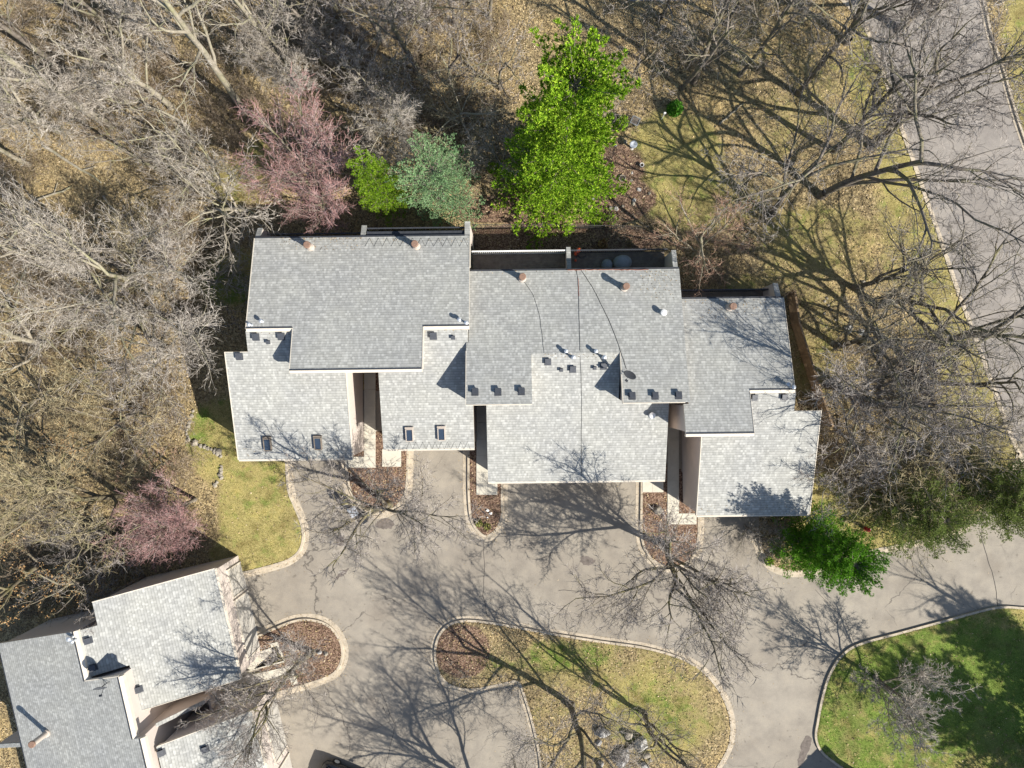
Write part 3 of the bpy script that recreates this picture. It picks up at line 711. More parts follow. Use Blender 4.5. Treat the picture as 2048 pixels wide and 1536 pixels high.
for px, py, s in ((1096,722,.19),(1146,737,.19),(1208,731,.19),(1123,739,.1),(1190,735,.1)): box_vent(H1, px, py, SB, s)
for px, py in ((1510,794),(1570,793)): box_vent(H1, px, py, SCp, .18)
skylight(H1, 535, 888, SA, M_WOOD); skylight(H1, 636, 886, SA, M_WOOD); skylight(H1, 819, 869, SA); skylight(H1, 883, 867, SA)
# heating cable in zigzags along two eaves
def zig(px0, px1, ya, yb, zf, step=8.6):
    pts = []; x = px0; k = 0
    while x < px1:
        p = H1.at(x, ya if k % 2 else yb, zf); pts.append((p.x, p.y, p.z+.012)); x += step*random.uniform(.9, 1.1); k += 1
    b = MB(); b.tube(pts, .008, 4); b.build("heating_cable", M_CABLE, r1)
zig(730, 940, 476, 493, NA); zig(812, 945, 884, 899, SA, 6.5)
def cable(pts, zf, label, r=.013, mats=(M_CABLE,)):
    P = []
    for q in smooth(pts, 6):
        f = zf(q[1]) if callable(zf) and zf.__code__.co_name == 'pick' else zf
        p = H1.at(q[0]+random.uniform(-.4,.4), q[1], f); P.append(Matrix.Rotation(ROT, 3, 'Z') @ Vector((p.x, p.y, p.z+.015)))
    b = MB(); b.tube(P, r, 5); o = b.build("roof_cable", list(mats)); tag(o, label, "cable")
cable([(1047,562),(1066,590),(1078,628),(1084,668),(1088,706)], NB, "thin black cable curving down from the flue on the middle roof", .009)
def pick(y): return NB if y < 706 else SB
cable([(1153,540),(1156,562),(1158,620),(1160,700),(1163,780),(1163,860),(1162,962)], pick, "long straight cable running down the whole middle roof", .012)
cable([(1156,556),(1157,572),(1157.5,592)], NB, "rust red length of cable at the upper middle roof edge", .020, (M_CABLER,))
cable([(1163,541),(1185,575),(1200,604),(1224,655),(1243,708),(1253,738)], NB, "black cable slanting to the satellite dish on the middle roof", .015)
b = MB(); p = [Matrix.Rotation(ROT,3,'Z') @ (H1.at(x, 539.5+random.uniform(-.6,.6), NB)+Vector((0,0,.03))) for x in range(1135, 1300, 6)]; b.tube(p, .025, 5)
o = b.build("roof_cable", M_CABLER); tag(o, "rust coloured cable bundle lying along the back roof edge above the deck", "cable")
cheek_dish(H1, H1.at(1256, 750, NB), (-.5, -.75, .45), "satellite dish on the middle roof at the end of the slanting cable")

# ---- second building, lower left, same type turned round
ang2 = math.atan2(-(-.974), -.227)   # world angle of its local x axis
H2 = House("terraced_house", ang2, "grey roofed house cut by the lower left corner, turned towards the court", "building")
r2 = H2.root
N2 = mkplane('N', -1005, .1015); S2 = mkplane('S', -607, .085); S2b = lambda Y: HC*(.085 + .0003*(-600-Y))
roof_section(r2, [(-245,-1005),(-245,-836),(-333,-836),(-333,-765),(-442,-765),(-442,-750),(-760,-750),(-760,-1005)], N2)
roof_section(r2, [(-206,-607),(-206,-803),(-247,-803),(-247,-832),(-330,-832),(-330,-770),(-413,-770),(-413,-607)], S2, True)
roof_section(r2, [(-475,-600),(-475,-747),(-760,-747),(-760,-600)], S2b, True)
fascia(r2, -333, -245, -836, N2, .22); fascia(r2, -442, -333.5, -765, N2, .22); fascia(r2, -760, -442.5, -750, N2, .22)
rake(r2, -206, -803, -607, S2, .05, 1); rake(r2, -413, -765, -607, S2, .03, -1); rake(r2, -475, -745, -600, S2b, .03, 1); rake(r2, -333, -836, -765, N2, .05, 1)
gutter(r2, -413, -206, -607, S2(-607)); gutter(r2, -760, -475, -600, S2(-600)); gutter(r2, -760, -245, -1005, N2(-1005), -1)
for x0, x1, Y in ((-395,-285,-610.5),(-275,-225,-610.5),(-600,-500,-603.5),(-720,-620,-603.5)): garage_door(r2, x0, x1, Y)
fin(r2, -446, -752, -690, 5.6, 3.4, 2.6)
b = MB(); b.box(-475/PX+.0, -413/PX, 700/PX, 704/PX, 0, 2.2); b.build("entry_wall", M_WALL, r2)
for px, py, zf in ((173,1283,S2),(183,1337,S2),(274,1381,S2),(319,1508,S2b),(407,1501,S2b)): box_vent(H2, px, py, zf, .19)
flue(H2, 62, 1490, N2, 1.5, .2); pipe(H2, 136, 1279, N2, .5, .07); pipe(H2, 143, 1284, N2, .4, .06)
cheek_dish(H2, H2.at(214, 1366, N2), (.2, -.85, .45), "satellite dish on the lower-left roof beside the step", .38)
fin(r2, -437, -1003, -1080, 4.6, 3.6, 3)

# neighbouring house just below the picture
H3 = House("neighbour_house", R(45), "corner of a neighbouring house at the lower right edge, mostly its shadow", "building")
H3.root.location = G(1779, 1580)
b = MB(); b.add([(-9,-8,0),(0,-8,0),(0,0,0),(-9,0,0),(-9,-8,4.4),(0,-8,4.4),(0,0,4.4),(-9,0,4.4)], [(4,5,6,7),(0,1,5,4),(1,2,6,5),(2,3,7,6),(3,0,4,7)]); b.build("wall", M_WALL, H3.root)
b = MB(); b.add([(-9.3,-8.3,5.6),(.25,-8.3,5.6),(.25,.25,4.25),(-9.3,.25,4.25),(-9.3,-8.3,5.85),(.25,-8.3,5.85),(.25,.25,4.5),(-9.3,.25,4.5)], [(4,5,6,7),(0,1,5,4),(1,2,6,5),(2,3,7,6),(3,0,4,7),(3,2,1,0)]); b.build("roof", M_SH, H3.root)
b = MB(); b.lathe((-.8,-1.6,4.4), [(.14,0),(.14,1.3),(.2,1.32),(.2,1.5)], 16); b.build("flue", M_PIPE, H3.root)

# ------------------------------------------------------------------ bare trees
def grow(rng, p0, d0, L, r0, lev, P, out, up=0.05):
    """out: list per level of segments (p,q,rp,rq)"""
    nseg = P['seg'][lev]; p = np.array(p0, float); d = np.array(d0, float); r = r0
    path = [p.copy()]; rad = [r]; jit = P['jit'][lev]; endr = P['end'][lev]*r0
    for i in range(nseg):
        d = d + rng.normal(0, jit, 3) + np.array([0, 0, up*P['up'][lev]]); d /= np.linalg.norm(d)
        p = p + d*L/nseg; r = r0 + (endr-r0)*(i+1)/nseg
        path.append(p.copy()); rad.append(r)
    for i in range(nseg): out[lev].append((path[i], path[i+1], rad[i], rad[i+1]))
    if lev+1 >= len(P['n']): return
    n = P['n'][lev]; n = max(1, int(round(n*rng.uniform(.8, 1.2)*(1 if lev == 0 else min(1.3, max(.45, L/P['ref'][lev]))))))
    a0 = rng.uniform(0, 6.28); s0 = P['start'][lev]
    for k in range(n):
        t = s0 + (1-s0)*((k+rng.uniform(.2, .9))/n)
        if k == n-1: t = 0.995
        x = t*nseg; i = min(nseg-1, int(x)); f = x-i
        q = path[i]*(1-f)+path[i+1]*f; dd = path[i+1]-path[i]; dd /= np.linalg.norm(dd)
        rr = rad[i]*(1-f)+rad[i+1]*f
        an = R(rng.uniform(*P['ang'][lev])) * (0.5 if k == n-1 and lev > 0 else 1)
        a0 += 2.4 + rng.normal(0, .3)
        h = np.array([0, 0, 1.0]) if abs(dd[2]) < .9 else np.array([1.0, 0, 0])
        u = np.cross(dd, h); u /= np.linalg.norm(u); v = np.cross(dd, u)
        nd = dd*math.cos(an) + (u*math.cos(a0)+v*math.sin(a0))*math.sin(an)
        if nd[2] < P['minz'][lev]: nd[2] = P['minz'][lev] + rng.uniform(0, .15); nd /= np.linalg.norm(nd)
        sh = P['shape'](t) if lev == 0 else (1.05-0.5*t)
        grow(rng, q, nd, L*P['len'][lev]*sh*rng.uniform(.75, 1.2), min(rr*.92, r0*P['rr'][lev]*rng.uniform(.75, 1.15)), lev+1, P, out, up)

def segmesh(name, segs, ns, mats=()):
    A = np.array([s[0] for s in segs]); B = np.array([s[1] for s in segs]); ra = np.array([s[2] for s in segs]); rb = np.array([s[3] for s in segs])
    D = B-A; Ln = np.linalg.norm(D, axis=1, keepdims=True); Ln[Ln == 0] = 1; D = D/Ln
    Hh = np.tile([[0.31, 0.17, .93]], (len(D), 1)); bad = np.abs((D*Hh).sum(1)) > .95; Hh[bad] = [1, 0, 0]
    U = np.cross(D, Hh); U /= np.linalg.norm(U, axis=1, keepdims=True); W = np.cross(D, U)
    a = np.arange(ns)*2*math.pi/ns; c = np.cos(a)[None, :, None]; s = np.sin(a)[None, :, None]
    ring = U[:, None, :]*c + W[:, None, :]*s
    VA = A[:, None, :]-D[:, None, :]*(ra[:, None, None]*.3) + ring*ra[:, None, None]; VB = B[:, None, :] + ring*rb[:, None, None]
    V = np.concatenate([VA, VB], 1).reshape(-1, 3); n = len(segs)
    base = (np.arange(n)*2*ns)[:, None]; i = np.arange(ns); j = (i+1) % ns
    F = np.stack([base+i, base+j, base+ns+j, base+ns+i], 2).reshape(-1, 4)
    return V, F

def cards(rng, C, size, elong=1.6):
    """one small quad per centre, random orientation"""
    n = len(C); a = rng.normal(size=(n, 3)); a /= np.linalg.norm(a, axis=1, keepdims=True)
    b_ = np.cross(a, rng.normal(size=(n, 3))); b_ /= np.linalg.norm(b_, axis=1, keepdims=True)
    s = size*rng.uniform(.6, 1.3, (n, 1)); a = a*s*elong; b_ = b_*s
    V = np.stack([C-a, C-b_*.9, C+a, C+b_*.9], 1).reshape(-1, 3); F = np.arange(4*n).reshape(n, 4); return V, F

BASE = dict(seg=[7, 7, 5, 4, 3], jit=[.05, .13, .17, .2, .2], end=[.45, .3, .3, .35, .5], up=[.5, 1.2, .8, .6, .4],
            n=[7, 9, 8, 5, 0], ref=[1, 5, 2.4, 1.1], start=[.3, .22, .15, .12], ang=[(25, 60), (28, 58), (28, 60), (25, 60)],
            minz=[.1, -.1, -.25, -.4], len=[.55, .46, .46, .5], rr=[.42, .36, .38, .42], shape=lambda t: 1.15-.4*t)
def P_(**k): d = dict(BASE); d.update(k); return d
PROTO = {}
def proto(key, seed, H, r0, P, lean=(0, 0), buds=0, leaves=0, ttop=0.62, fine=1, tk=1.0):
    rng = np.random.default_rng(seed); out = [[] for _ in P['n']]
    d = np.array([lean[0], lean[1], 1.0]); d /= np.linalg.norm(d)
    grow(rng, (0, 0, -.15), d, H*ttop, r0, 0, P, out)
    # root flare
    out[0].append((np.array([0, 0, -.15]), np.array([0, 0, .35])+d*.1, r0*1.5, r0*1.02))
    tr = out[0]+out[1]; tv, tf = segmesh("t", tr, 8)
    br = out[2]; bv, bf = segmesh("b", br, 5); tv2 = np.concatenate([tv, bv]); tf2 = np.concatenate([tf, bf+len(tv)])
    tm = npmesh("trunk_"+key, tv2, tf2, [None], None, True)
    cr = out[3]+out[4]; cr = [(a, b, max(x*.9, .0072)*tk, max(y*.9, .0055)*tk) for a, b, x, y in cr]
    src = out[4]; kk = fine; A = np.array([q[0] for q in src]); B = np.array([q[1] for q in src]); A = np.repeat(A, kk, 0); B = np.repeat(B, kk, 0); f = rng.random((len(A), 1))
    Q = A*(1-f)+B*f; D = B-A; D /= np.linalg.norm(D, axis=1, keepdims=True)+1e-9; D = D+rng.normal(0, .6, D.shape)+np.array([0, 0, .12]); D /= np.linalg.norm(D, axis=1, keepdims=True)
    Ls = rng.uniform(.14, .42, (len(A), 1))*(H/11)**.5; M2 = Q+D*Ls*.5; E2 = M2+(D+rng.normal(0, .3, D.shape))*Ls*.5
    tips = E2
    sidetw = [(a, b, .0062*tk, .0055*tk) for a, b in zip(Q, M2)]+[(a, b, .0055*tk, .0045*tk) for a, b in zip(M2, E2)]
    if not buds: cr += sidetw
    cv, cf = segmesh("c", cr, 3)
    ends = np.array([s[1] for s in out[4]]); mids = np.array([(s[0]+s[1])/2 for s in out[4]]); mi = np.zeros(len(cf), int); mats = [None]
    if buds:
        V, F = segmesh("r", sidetw, 3); cf = np.concatenate([cf, F+len(cv)]); cv = np.concatenate([cv, V]); mi = np.concatenate([mi, np.ones(len(F), int)])
        C = tips[::3]; V, F = cards(rng, C, .013, 1.4); cf = np.concatenate([cf, F+len(cv)]); cv = np.concatenate([cv, V]); mi = np.concatenate([mi, np.ones(len(F), int)]); mats = [None, M_BUD]
    if leaves:
        sel = rng.random(len(mids)) < leaves; C = mids[sel]; C = np.repeat(C, 2, 0)+rng.normal(0, .09, (len(C)*2, 3)); C = np.repeat(C, 2, 0)+rng.normal(0, .06, (len(C)*2, 3)); V, F = cards(rng, C, .032, 1.4)
        cf = np.concatenate([cf, F+len(cv)]); cv = np.concatenate([cv, V]); mi = np.concatenate([mi, np.ones(len(F), int)]); mats = [None, M_OAKL]
    cm = npmesh("crown_"+key, cv, cf, mats, mi, False)
    top = max(s[1][2] for s in out[3]+out[2]); PROTO[key] = (tm, cm, top)

SPREAD = P_(start=[.16, .2, .15, .12], len=[.95, .5, .46, .5], minz=[.25, 0, -.2, -.35], ang=[(28, 55), (28, 55), (28, 60), (25, 60)], n=[8, 9, 8, 5, 0], jit=[.07, .15, .18, .2, .2])
OPEN = P_(start=[.14, .25, .18, .15], len=[1.05, .5, .45, .48], minz=[.25, 0, -.2, -.35], ang=[(22, 52), (28, 60), (28, 60), (25, 60)], n=[6, 7, 6, 4, 0], jit=[.07, .19, .22, .24, .25], rr=[.52, .40, .38, .42])
TALL = P_(start=[.42, .25, .15, .12], len=[.42, .48, .48, .5], n=[8, 7, 7, 4, 0], jit=[.03, .14, .19, .22, .22], ang=[(25, 55), (28, 55), (28, 60), (25, 60)])
VASE = P_(start=[.1, .12, .1, .1], len=[1.0, .55, .5, .5], n=[11, 10, 9, 5, 0], jit=[.04, .05, .07, .1, .1], ang=[(14, 42), (14, 30), (14, 32), (16, 35)], minz=[.3, .1, 0, -.1])
SPRAY = P_(start=[.08, .1, .1, .1], len=[.95, .55, .55, .5], n=[10, 9, 8, 5, 0], jit=[.08, .13, .13, .15, .15], ang=[(30, 65), (22, 45), (22, 45), (20, 45)], minz=[.02, -.1, -.25, -.4], up=[.3, .3, .1, -.2, -.4])
SMALL = P_(start=[.12, .15, .12, .1], len=[.75, .5, .5, .5], n=[7, 7, 6, 4, 0], jit=[.1, .16, .2, .22, .2])
SPV3 = P_(start=[.1, .12, .1, .1], len=[1.0, .55, .5, .5], n=[9, 9, 8, 5, 0], jit=[.06, .1, .14, .17, .17], ang=[(18, 60), (20, 45), (22, 45), (22, 45)], minz=[.1, 0, -.1, -.2])
DENSE = P_(start=[.16, .25, .15, .12], len=[1.0, .5, .48, .5], minz=[.3, .1, -.1, -.3], ang=[(20, 50), (25, 50), (25, 55), (22, 55)], n=[8, 8, 8, 5, 0], jit=[.06, .13, .15, .18, .2])
proto('S1', 11, 12, .22, SPREAD, (.05, .0), ttop=.5, fine=2, tk=1.2); proto('S2', 12, 12, .22, SPREAD, (-.05, .08), ttop=.5, fine=2, tk=1.2); proto('S3', 13, 12, .23, SPREAD, (.02, -.08), ttop=.52, fine=2, tk=1.1)
proto('S4', 17, 14, .22, DENSE, (.0, .04), ttop=.5, fine=1, tk=1.0); proto('S5', 18, 14, .22, DENSE, (.04, .0), ttop=.5, fine=1, tk=1.0)
proto('R1', 14, 12, .18, OPEN, (.05, .0), ttop=.5, fine=1); proto('R2', 15, 12, .17, OPEN, (-.06, .06), ttop=.52, fine=1); proto('R3', 16, 12, .20, OPEN, (.03, -.08), ttop=.48, fine=1)
proto('T1', 21, 15, .23, TALL, (.04, .02), ttop=.8, fine=0); proto('T2', 22, 15, .25, TALL, (-.05, .04), ttop=.78, fine=1); proto('T3', 23, 15, .2, TALL, (0, -.05), ttop=.82, fine=0)
proto('V1', 31, 8, .13, VASE, ttop=.5, buds=2, fine=1); proto('V2', 32, 8, .13, VASE, (.1, 0), ttop=.5, buds=1, fine=1); proto('V3', 33, 8, .15, SPV3, (.05, .05), ttop=.5)
proto('P3', 43, 7, .13, SPRAY, ttop=.55, fine=3, tk=1.2); proto('P1', 41, 7, .13, SPRAY, ttop=.55, fine=1); proto('P2', 42, 7, .12, SPRAY, (.1, .1), ttop=.55, fine=1)
proto('M1', 51, 6, .08, SMALL, ttop=.6); proto('M2', 52, 6, .08, SMALL, (.1, 0), ttop=.6)
proto('O1', 61, 9, .16, P_(start=[.15, .2, .15, .12], n=[8, 8, 7, 4, 0]), ttop=.65, leaves=.3, fine=0)

USED = {}
def tree(px, py, key, h, rot, bk, tw, label, name="bare_tree", group=None, wide=1.0, tilt=(0, 0)):
    tm, cm, top = PROTO[key]; s = h/top
    t = empty(name, G(px, py) + Vector((0, 0, .1))); t.rotation_euler = (R(tilt[0]), R(tilt[1]), R(rot)); t.scale = (s*wide, s*wide, s)
    tag(t, label, "tree" if h > 4.2 else "shrub", group)
    for nm, me, mt in (("trunk", tm, BARK[bk]), ("crown", cm, TWIG[tw])):
        o = newobj(nm, me, t)
        o.material_slots[0].link = 'OBJECT'; o.material_slots[0].material = mt
    return t
W_ = "trees of the wood behind and beside the houses"
TR = [
# court
(778,1008,'S1',11.5,20,'moss','grey',"mossy bare tree in the small island beside the two trash bins",None,1.05),
(1332,1090,'S2',12.8,140,'moss','grey',"spreading bare tree in the red mulch island before the last driveway",None,1.08),
(625,1304,'S3',11,250,'moss','grey',"thick mossy trunked bare tree on the rounded island by the lower-left house",None,1.0),
(1142,1408,'S4',14.5,60,'dark','grey',"tallest bare tree on the long central island, shading the court",None,1.05),
(1288,1424,'R1',12,-52,'dark','dark',"dark trunked bare tree on the central island just above the boulders",None,1.0),
(1040,1625,'S5',14,10,'dark','grey',"bare tree cut off by the bottom edge below the central island",None,1.1),
(1748,1352,'P3',8.0,80,'grey','pale',"bushy bare tree standing alone on the bright lawn at the lower right",None,1.0),
# right side
(1388,512,'V3',8.5,200,'pale','rust',"rust twigged tree leaning over the back corner of the middle roof",None,1.15),
(1672,692,'R3',12.5,100,'dark','dark',"bare tree just outside the brown board fence, shading the right roof",None,1.0),
(1655,770,'S2',14,190,'grey','grey',"bare tree hugging the outer side of the brown board fence, its limbs above the roof",None,1.0),
(1363,178,'T1',12,-60,'grey','grey',"slimmer left trunk of the pair above the round green bush",None,1.0),
(1387,168,'T2',14,-20,'grey','grey',"stouter right trunk of the pair above the round green bush",None,1.0),
(1478,152,'T3',14,40,'grey','grey',"bare tree between the paired trunks and the street bend",None,1.0),
(1594,188,'T1',14,160,'dark','grey',"dark trunked tree near the top, left of the street",None,1.0),
(1666,303,'T2',15,10,'dark','grey',"twin limbed tree halfway between garden lawn and street",None,1.0),
(1742,292,'S1',15,30,'dark','grey',"large bare tree by the upper street kerb, its limbs over the asphalt",None,1.0),
(1640,392,'R2',16,200,'grey','grey',"broad bare tree in the leaf litter, lower left of the kerbside tree",None,1.0),
(1706,576,'R3',11,-30,'dark','dark',"bare tree standing alone in the thin grass right of the fence top",None,1.0),
(1752,612,'R1',15,100,'dark','dark',"bare tree whose long limbs cross the street kerb at mid height",None,1.05),
(1812,716,'R2',15,-80,'dark','dark',"dark limbed tree reaching over the lower part of the street",None,1.05),
(1858,765,'T3',12,0,'dark','dark',"slender dark tree near the street kerb, lowest of the kerbside trees",None,1.2),
(1540,430,'R2',13,300,'grey','grey',"pale limbed tree over the sunlit garden lawn",None,1.0),
(1478,375,'M1',7,40,'grey','grey',"small grey tree at the right edge of the garden lawn",None,1.2),
(1690,85,'S3',13,170,'grey','grey',"bare tree at the inner side of the street bend near the top edge",None,1.0),
(1800,60,'S1',13,60,'grey','grey',"bare tree with fine twigs standing close to the kerb at the street bend",None,1.1),
(1262,165,'M2',6,10,'grey','grey',"small grey tree right beside the big bright pine",None,1.2),
(1320,40,'M1',8,80,'grey','grey',"thin grey tree near the top edge, right of the big bright pine",None,1.3),
(1450,50,'M2',8,200,'dark','grey',"thin tree near the top edge above the paired trunks",None,1.2),
(1200,240,'M1',4.5,200,'grey','grey',"low grey bush tucked under the right side of the big bright pine",None,1.3),
(1600,850,'M1',5,0,'dark','dark',"low bare tree by the lower end of the brown board fence",None,1.2),
(1725,806,'R3',13,60,'grey','grey',"bare tree level with the lower fence end, shading the right roof",None,1.2),
(1740,915,'P1',7,140,'grey','tan',"dense tan twigged tree above the olive conifers",None,1.25),
(1860,905,'P2',7.5,40,'grey','tan',"wide tan twigged tree near the street corner",None,1.3),
(1690,960,'M2',5,300,'dark','tan',"low twiggy tree in the shade beside the right wall",None,1.5),
(1900,860,'R1',9,10,'dark','dark',"dark tree between the street kerb and the tan twigged trees",None,1.0),
(2120,1330,'T3',12,0,'dark','dark',"dark tree at the right edge beside the shaded lawn",None,1.0),
# top centre
(842,152,'T2',13,70,'dark','grey',"dark straight trunk in the top centre behind the roofs",None,1.0),
(930,252,'P1',7,10,'pale','tan',"pale spray branched tree left of the big bright pine",None,1.1),
(1005,335,'P2',6,190,'grey','pale',"arching grey branched tree touching the left side of the big bright pine",None,1.1),
(800,262,'S3',9,310,'pale','pale',"gnarled pale tree with limbs hanging over the green pine",None,1.0),
(745,205,'M2',7,120,'grey','grey',"thin grey tree above the narrow green pine",None,1.3),
(905,175,'M1',8,240,'grey','grey',"thin grey tree with fine upright twigs left of the big pine top",None,1.3),
(1000,180,'M2',6,20,'grey','grey',"small grey tree hidden behind the left side of the big pine top",None,1.3),
# reds
(662,398,'V1',11.5,0,'grey','red',"large red twigged maple behind the first house",None,1.2),
(660,446,'V2',5.5,90,'grey','red',"small dark red tree hanging over the back eave of the first roof",None,1.5),
(392,998,'V1',8.0,140,'grey','red',"red twigged maple between the wood and the lower-left house",None,1.15),
(362,1050,'V2',7,20,'grey','red',"second red twigged maple, overhanging the lower-left roof corner",None,1.2),
]
WOOD = [
(492,226,'T1',18,10,'pale','pale',"pale trunked tree pointing to the top edge, above the red maple",1.0),
(224,252,'T2',21,0,'pale','pale',"longest pale trunk in the upper left wood",.9),
(236,236,'M1',5,0,'dark','dark',"stubby dark tree at the foot of the longest pale trunk",1.0),
(566,134,'T3',16,120,'pale','grey',"pale trunk left of the top centre",1.0),
(420,318,'T1',9,200,'pale','grey',"slender pale tree left of the large red maple",1.0),
(385,262,'M1',8,60,'pale','grey',"fine twigged tree left of the large red maple, nearer the top",1.2),
(335,352,'T3',11,90,'grey','grey',"grey tree in the middle of the upper left wood",1.0),
(498,428,'P1',8.5,0,'pale','pale',"silvery tree by the upper left corner of the first roof",1.1),
(462,380,'R3',8,100,'pale','pale',"silvery tree above the tree at the first roof corner",1.1),
(60,330,'T3',15,200,'pale','grey',"pale trunk at the left edge, upper wood",1.0),
(140,150,'T1',15,300,'grey','grey',"tree near the upper left corner",1.0),
(300,120,'T3',15,40,'grey','pale',"pale tree between the two long trunks at the top left",1.0),
(420,90,'T2',14,80,'grey','grey',"grey tree near the top edge, left of centre",1.0),
(650,100,'M1',8,30,'grey','grey',"thin tree in the shaded thicket at the top",1.4),
(700,60,'T1',11,130,'dark','grey',"shaded tree near the top edge above the red maple",1.2),
(770,90,'M2',9,130,'grey','grey',"thin tree beside the dark straight trunk",1.3),
(910,50,'M1',9,10,'grey','tan',"tan twigged tree near the top edge, left of the bright pine",1.3),
(980,40,'T1',10,10,'grey','tan',"small tree at the top edge beside the bright pine tip",1.0),
(318,586,'S4',15,150,'pale','pale',"big silvery tree whose trunk runs left from the first house",1.05),
(352,640,'R2',11,40,'grey','pale',"silvery tree nearest the left wall of the first house",1.1),
(290,545,'P2',8,60,'grey','tan',"grey bushy tree above the big silvery trunk",1.1),
(372,560,'P1',7.5,200,'grey','grey',"bushy tree across the shaded strip from the first roof",1.1),
(180,560,'T1',14,20,'pale','grey',"pale trunk left of the big silvery tree",1.0),
(120,450,'T2',14,60,'grey','grey',"grey tree in the sunlit gap of the left wood",.9),
(345,700,'P1',8,120,'grey','grey',"grey bushy tree level with the lower left roof step",1.1),
(250,740,'M2',7,200,'grey','tan',"tan twigged tree in the middle of the left wood",1.2),
(290,820,'P1',6.5,20,'grey','tan',"low tan twigged tree just above the stone border bend",1.3),
(110,690,'R3',13,0,'pale','tan',"mossy limbed tree near the left edge at mid height",1.0),
(130,800,'M2',7,0,'grey','tan',"twiggy tree left of the tan thicket",1.4),
(60,870,'T3',12,10,'grey','grey',"tree at the left edge below the middle",1.0),
(205,880,'O1',7,50,'grey','tan',"young oak with brown leaves in the left wood clearing",1.0),
(247,988,'R3',13,60,'moss','tan',"mossy limbed tree left of the red maples",1.0),
(150,960,'R1',12,210,'moss','tan',"mossy tree near the left edge above the brown oaks",1.0),
(120,1110,'O1',10,0,'moss','tan',"brown leaved oak at the lower left edge",1.1),
(210,1150,'O1',8,140,'grey','tan',"brown leaved oak touching the lower-left roof",1.1),
(60,1040,'O1',11,230,'moss','tan',"brown leaved oak farthest left",1.0),
(290,1150,'M1',7,100,'grey','grey',"grey tree overhanging the notch of the lower-left roof",1.3),
(345,925,'M2',4.5,0,'dark','rust',"sapling with round dark shadow near the stone border",1.2),
(235,1060,'P1',7,10,'grey','grey',"grey bushy tree between the oaks and the red maples",1.1),
(30,1190,'O1',9,80,'grey','tan',"brown leaved oak in the corner above the lower-left roof",1.0),
(-40,480,'T1',16,10,'grey','grey',"tree cut by the left edge in the upper wood",1.0),
(30,620,'T2',13,100,'moss','grey',"yellowish mossy tree cut by the left edge",1.1),
(560,20,'T3',14,190,'grey','grey',"tree at the top edge above the shaded thicket",1.0),
(240,20,'T1',14,260,'grey','grey',"tree cut by the top edge at the upper left",1.0),
(345,215,'S1',11,75,'pale','pale',"silvery wide crowned tree between the two long pale trunks",1.0),
(120,262,'S3',12,15,'pale','pale',"silvery tree crossing the longest pale trunk near the left edge",.95),
(600,190,'S2',9,330,'grey','pale',"fine silvery tree directly above the large red maple",1.0),
(860,60,'S1',10,210,'grey','grey',"grey crowned tree at the top edge right of the dark straight trunk",1.0),
]
for a in TR: tree(a[0], a[1], a[2], a[3], a[4], a[5], a[6], a[7], wide=a[9])
for a in WOOD: tree(a[0], a[1], a[2], a[3], a[4], a[5], a[6], a[7], group=W_, wide=a[8])
SHR = [(930,1345,'M1',2.2,0,'grey','grey',"rounded grey shrub at the left tip of the central island",1.5),
 (1512,1072,'P2',3.4,40,'grey','pale',"pale bare shrub between the last driveway and the dark green pine",1.3),
 (1490,1052,'P1',2.6,90,'grey','pale',"smaller pale bare shrub nearest the last driveway",1.2),
 (1000,1352,'M2',1.6,70,'grey','grey',"low shrub on the inner bend of the central island",1.6),
 (500,1295,'M1',1.3,70,'dark','dark',"dark shrub beside the door of the lower-left house",1.3),
 (590,1150,'M2',.6,0,'grey','grey',"tiny twig clump at the kerb of the left lawn",1.3)]
for a in SHR[:5]: tree(a[0], a[1], a[2], a[3], a[4], a[5], a[6], a[7], name="bare_shrub", wide=a[8])

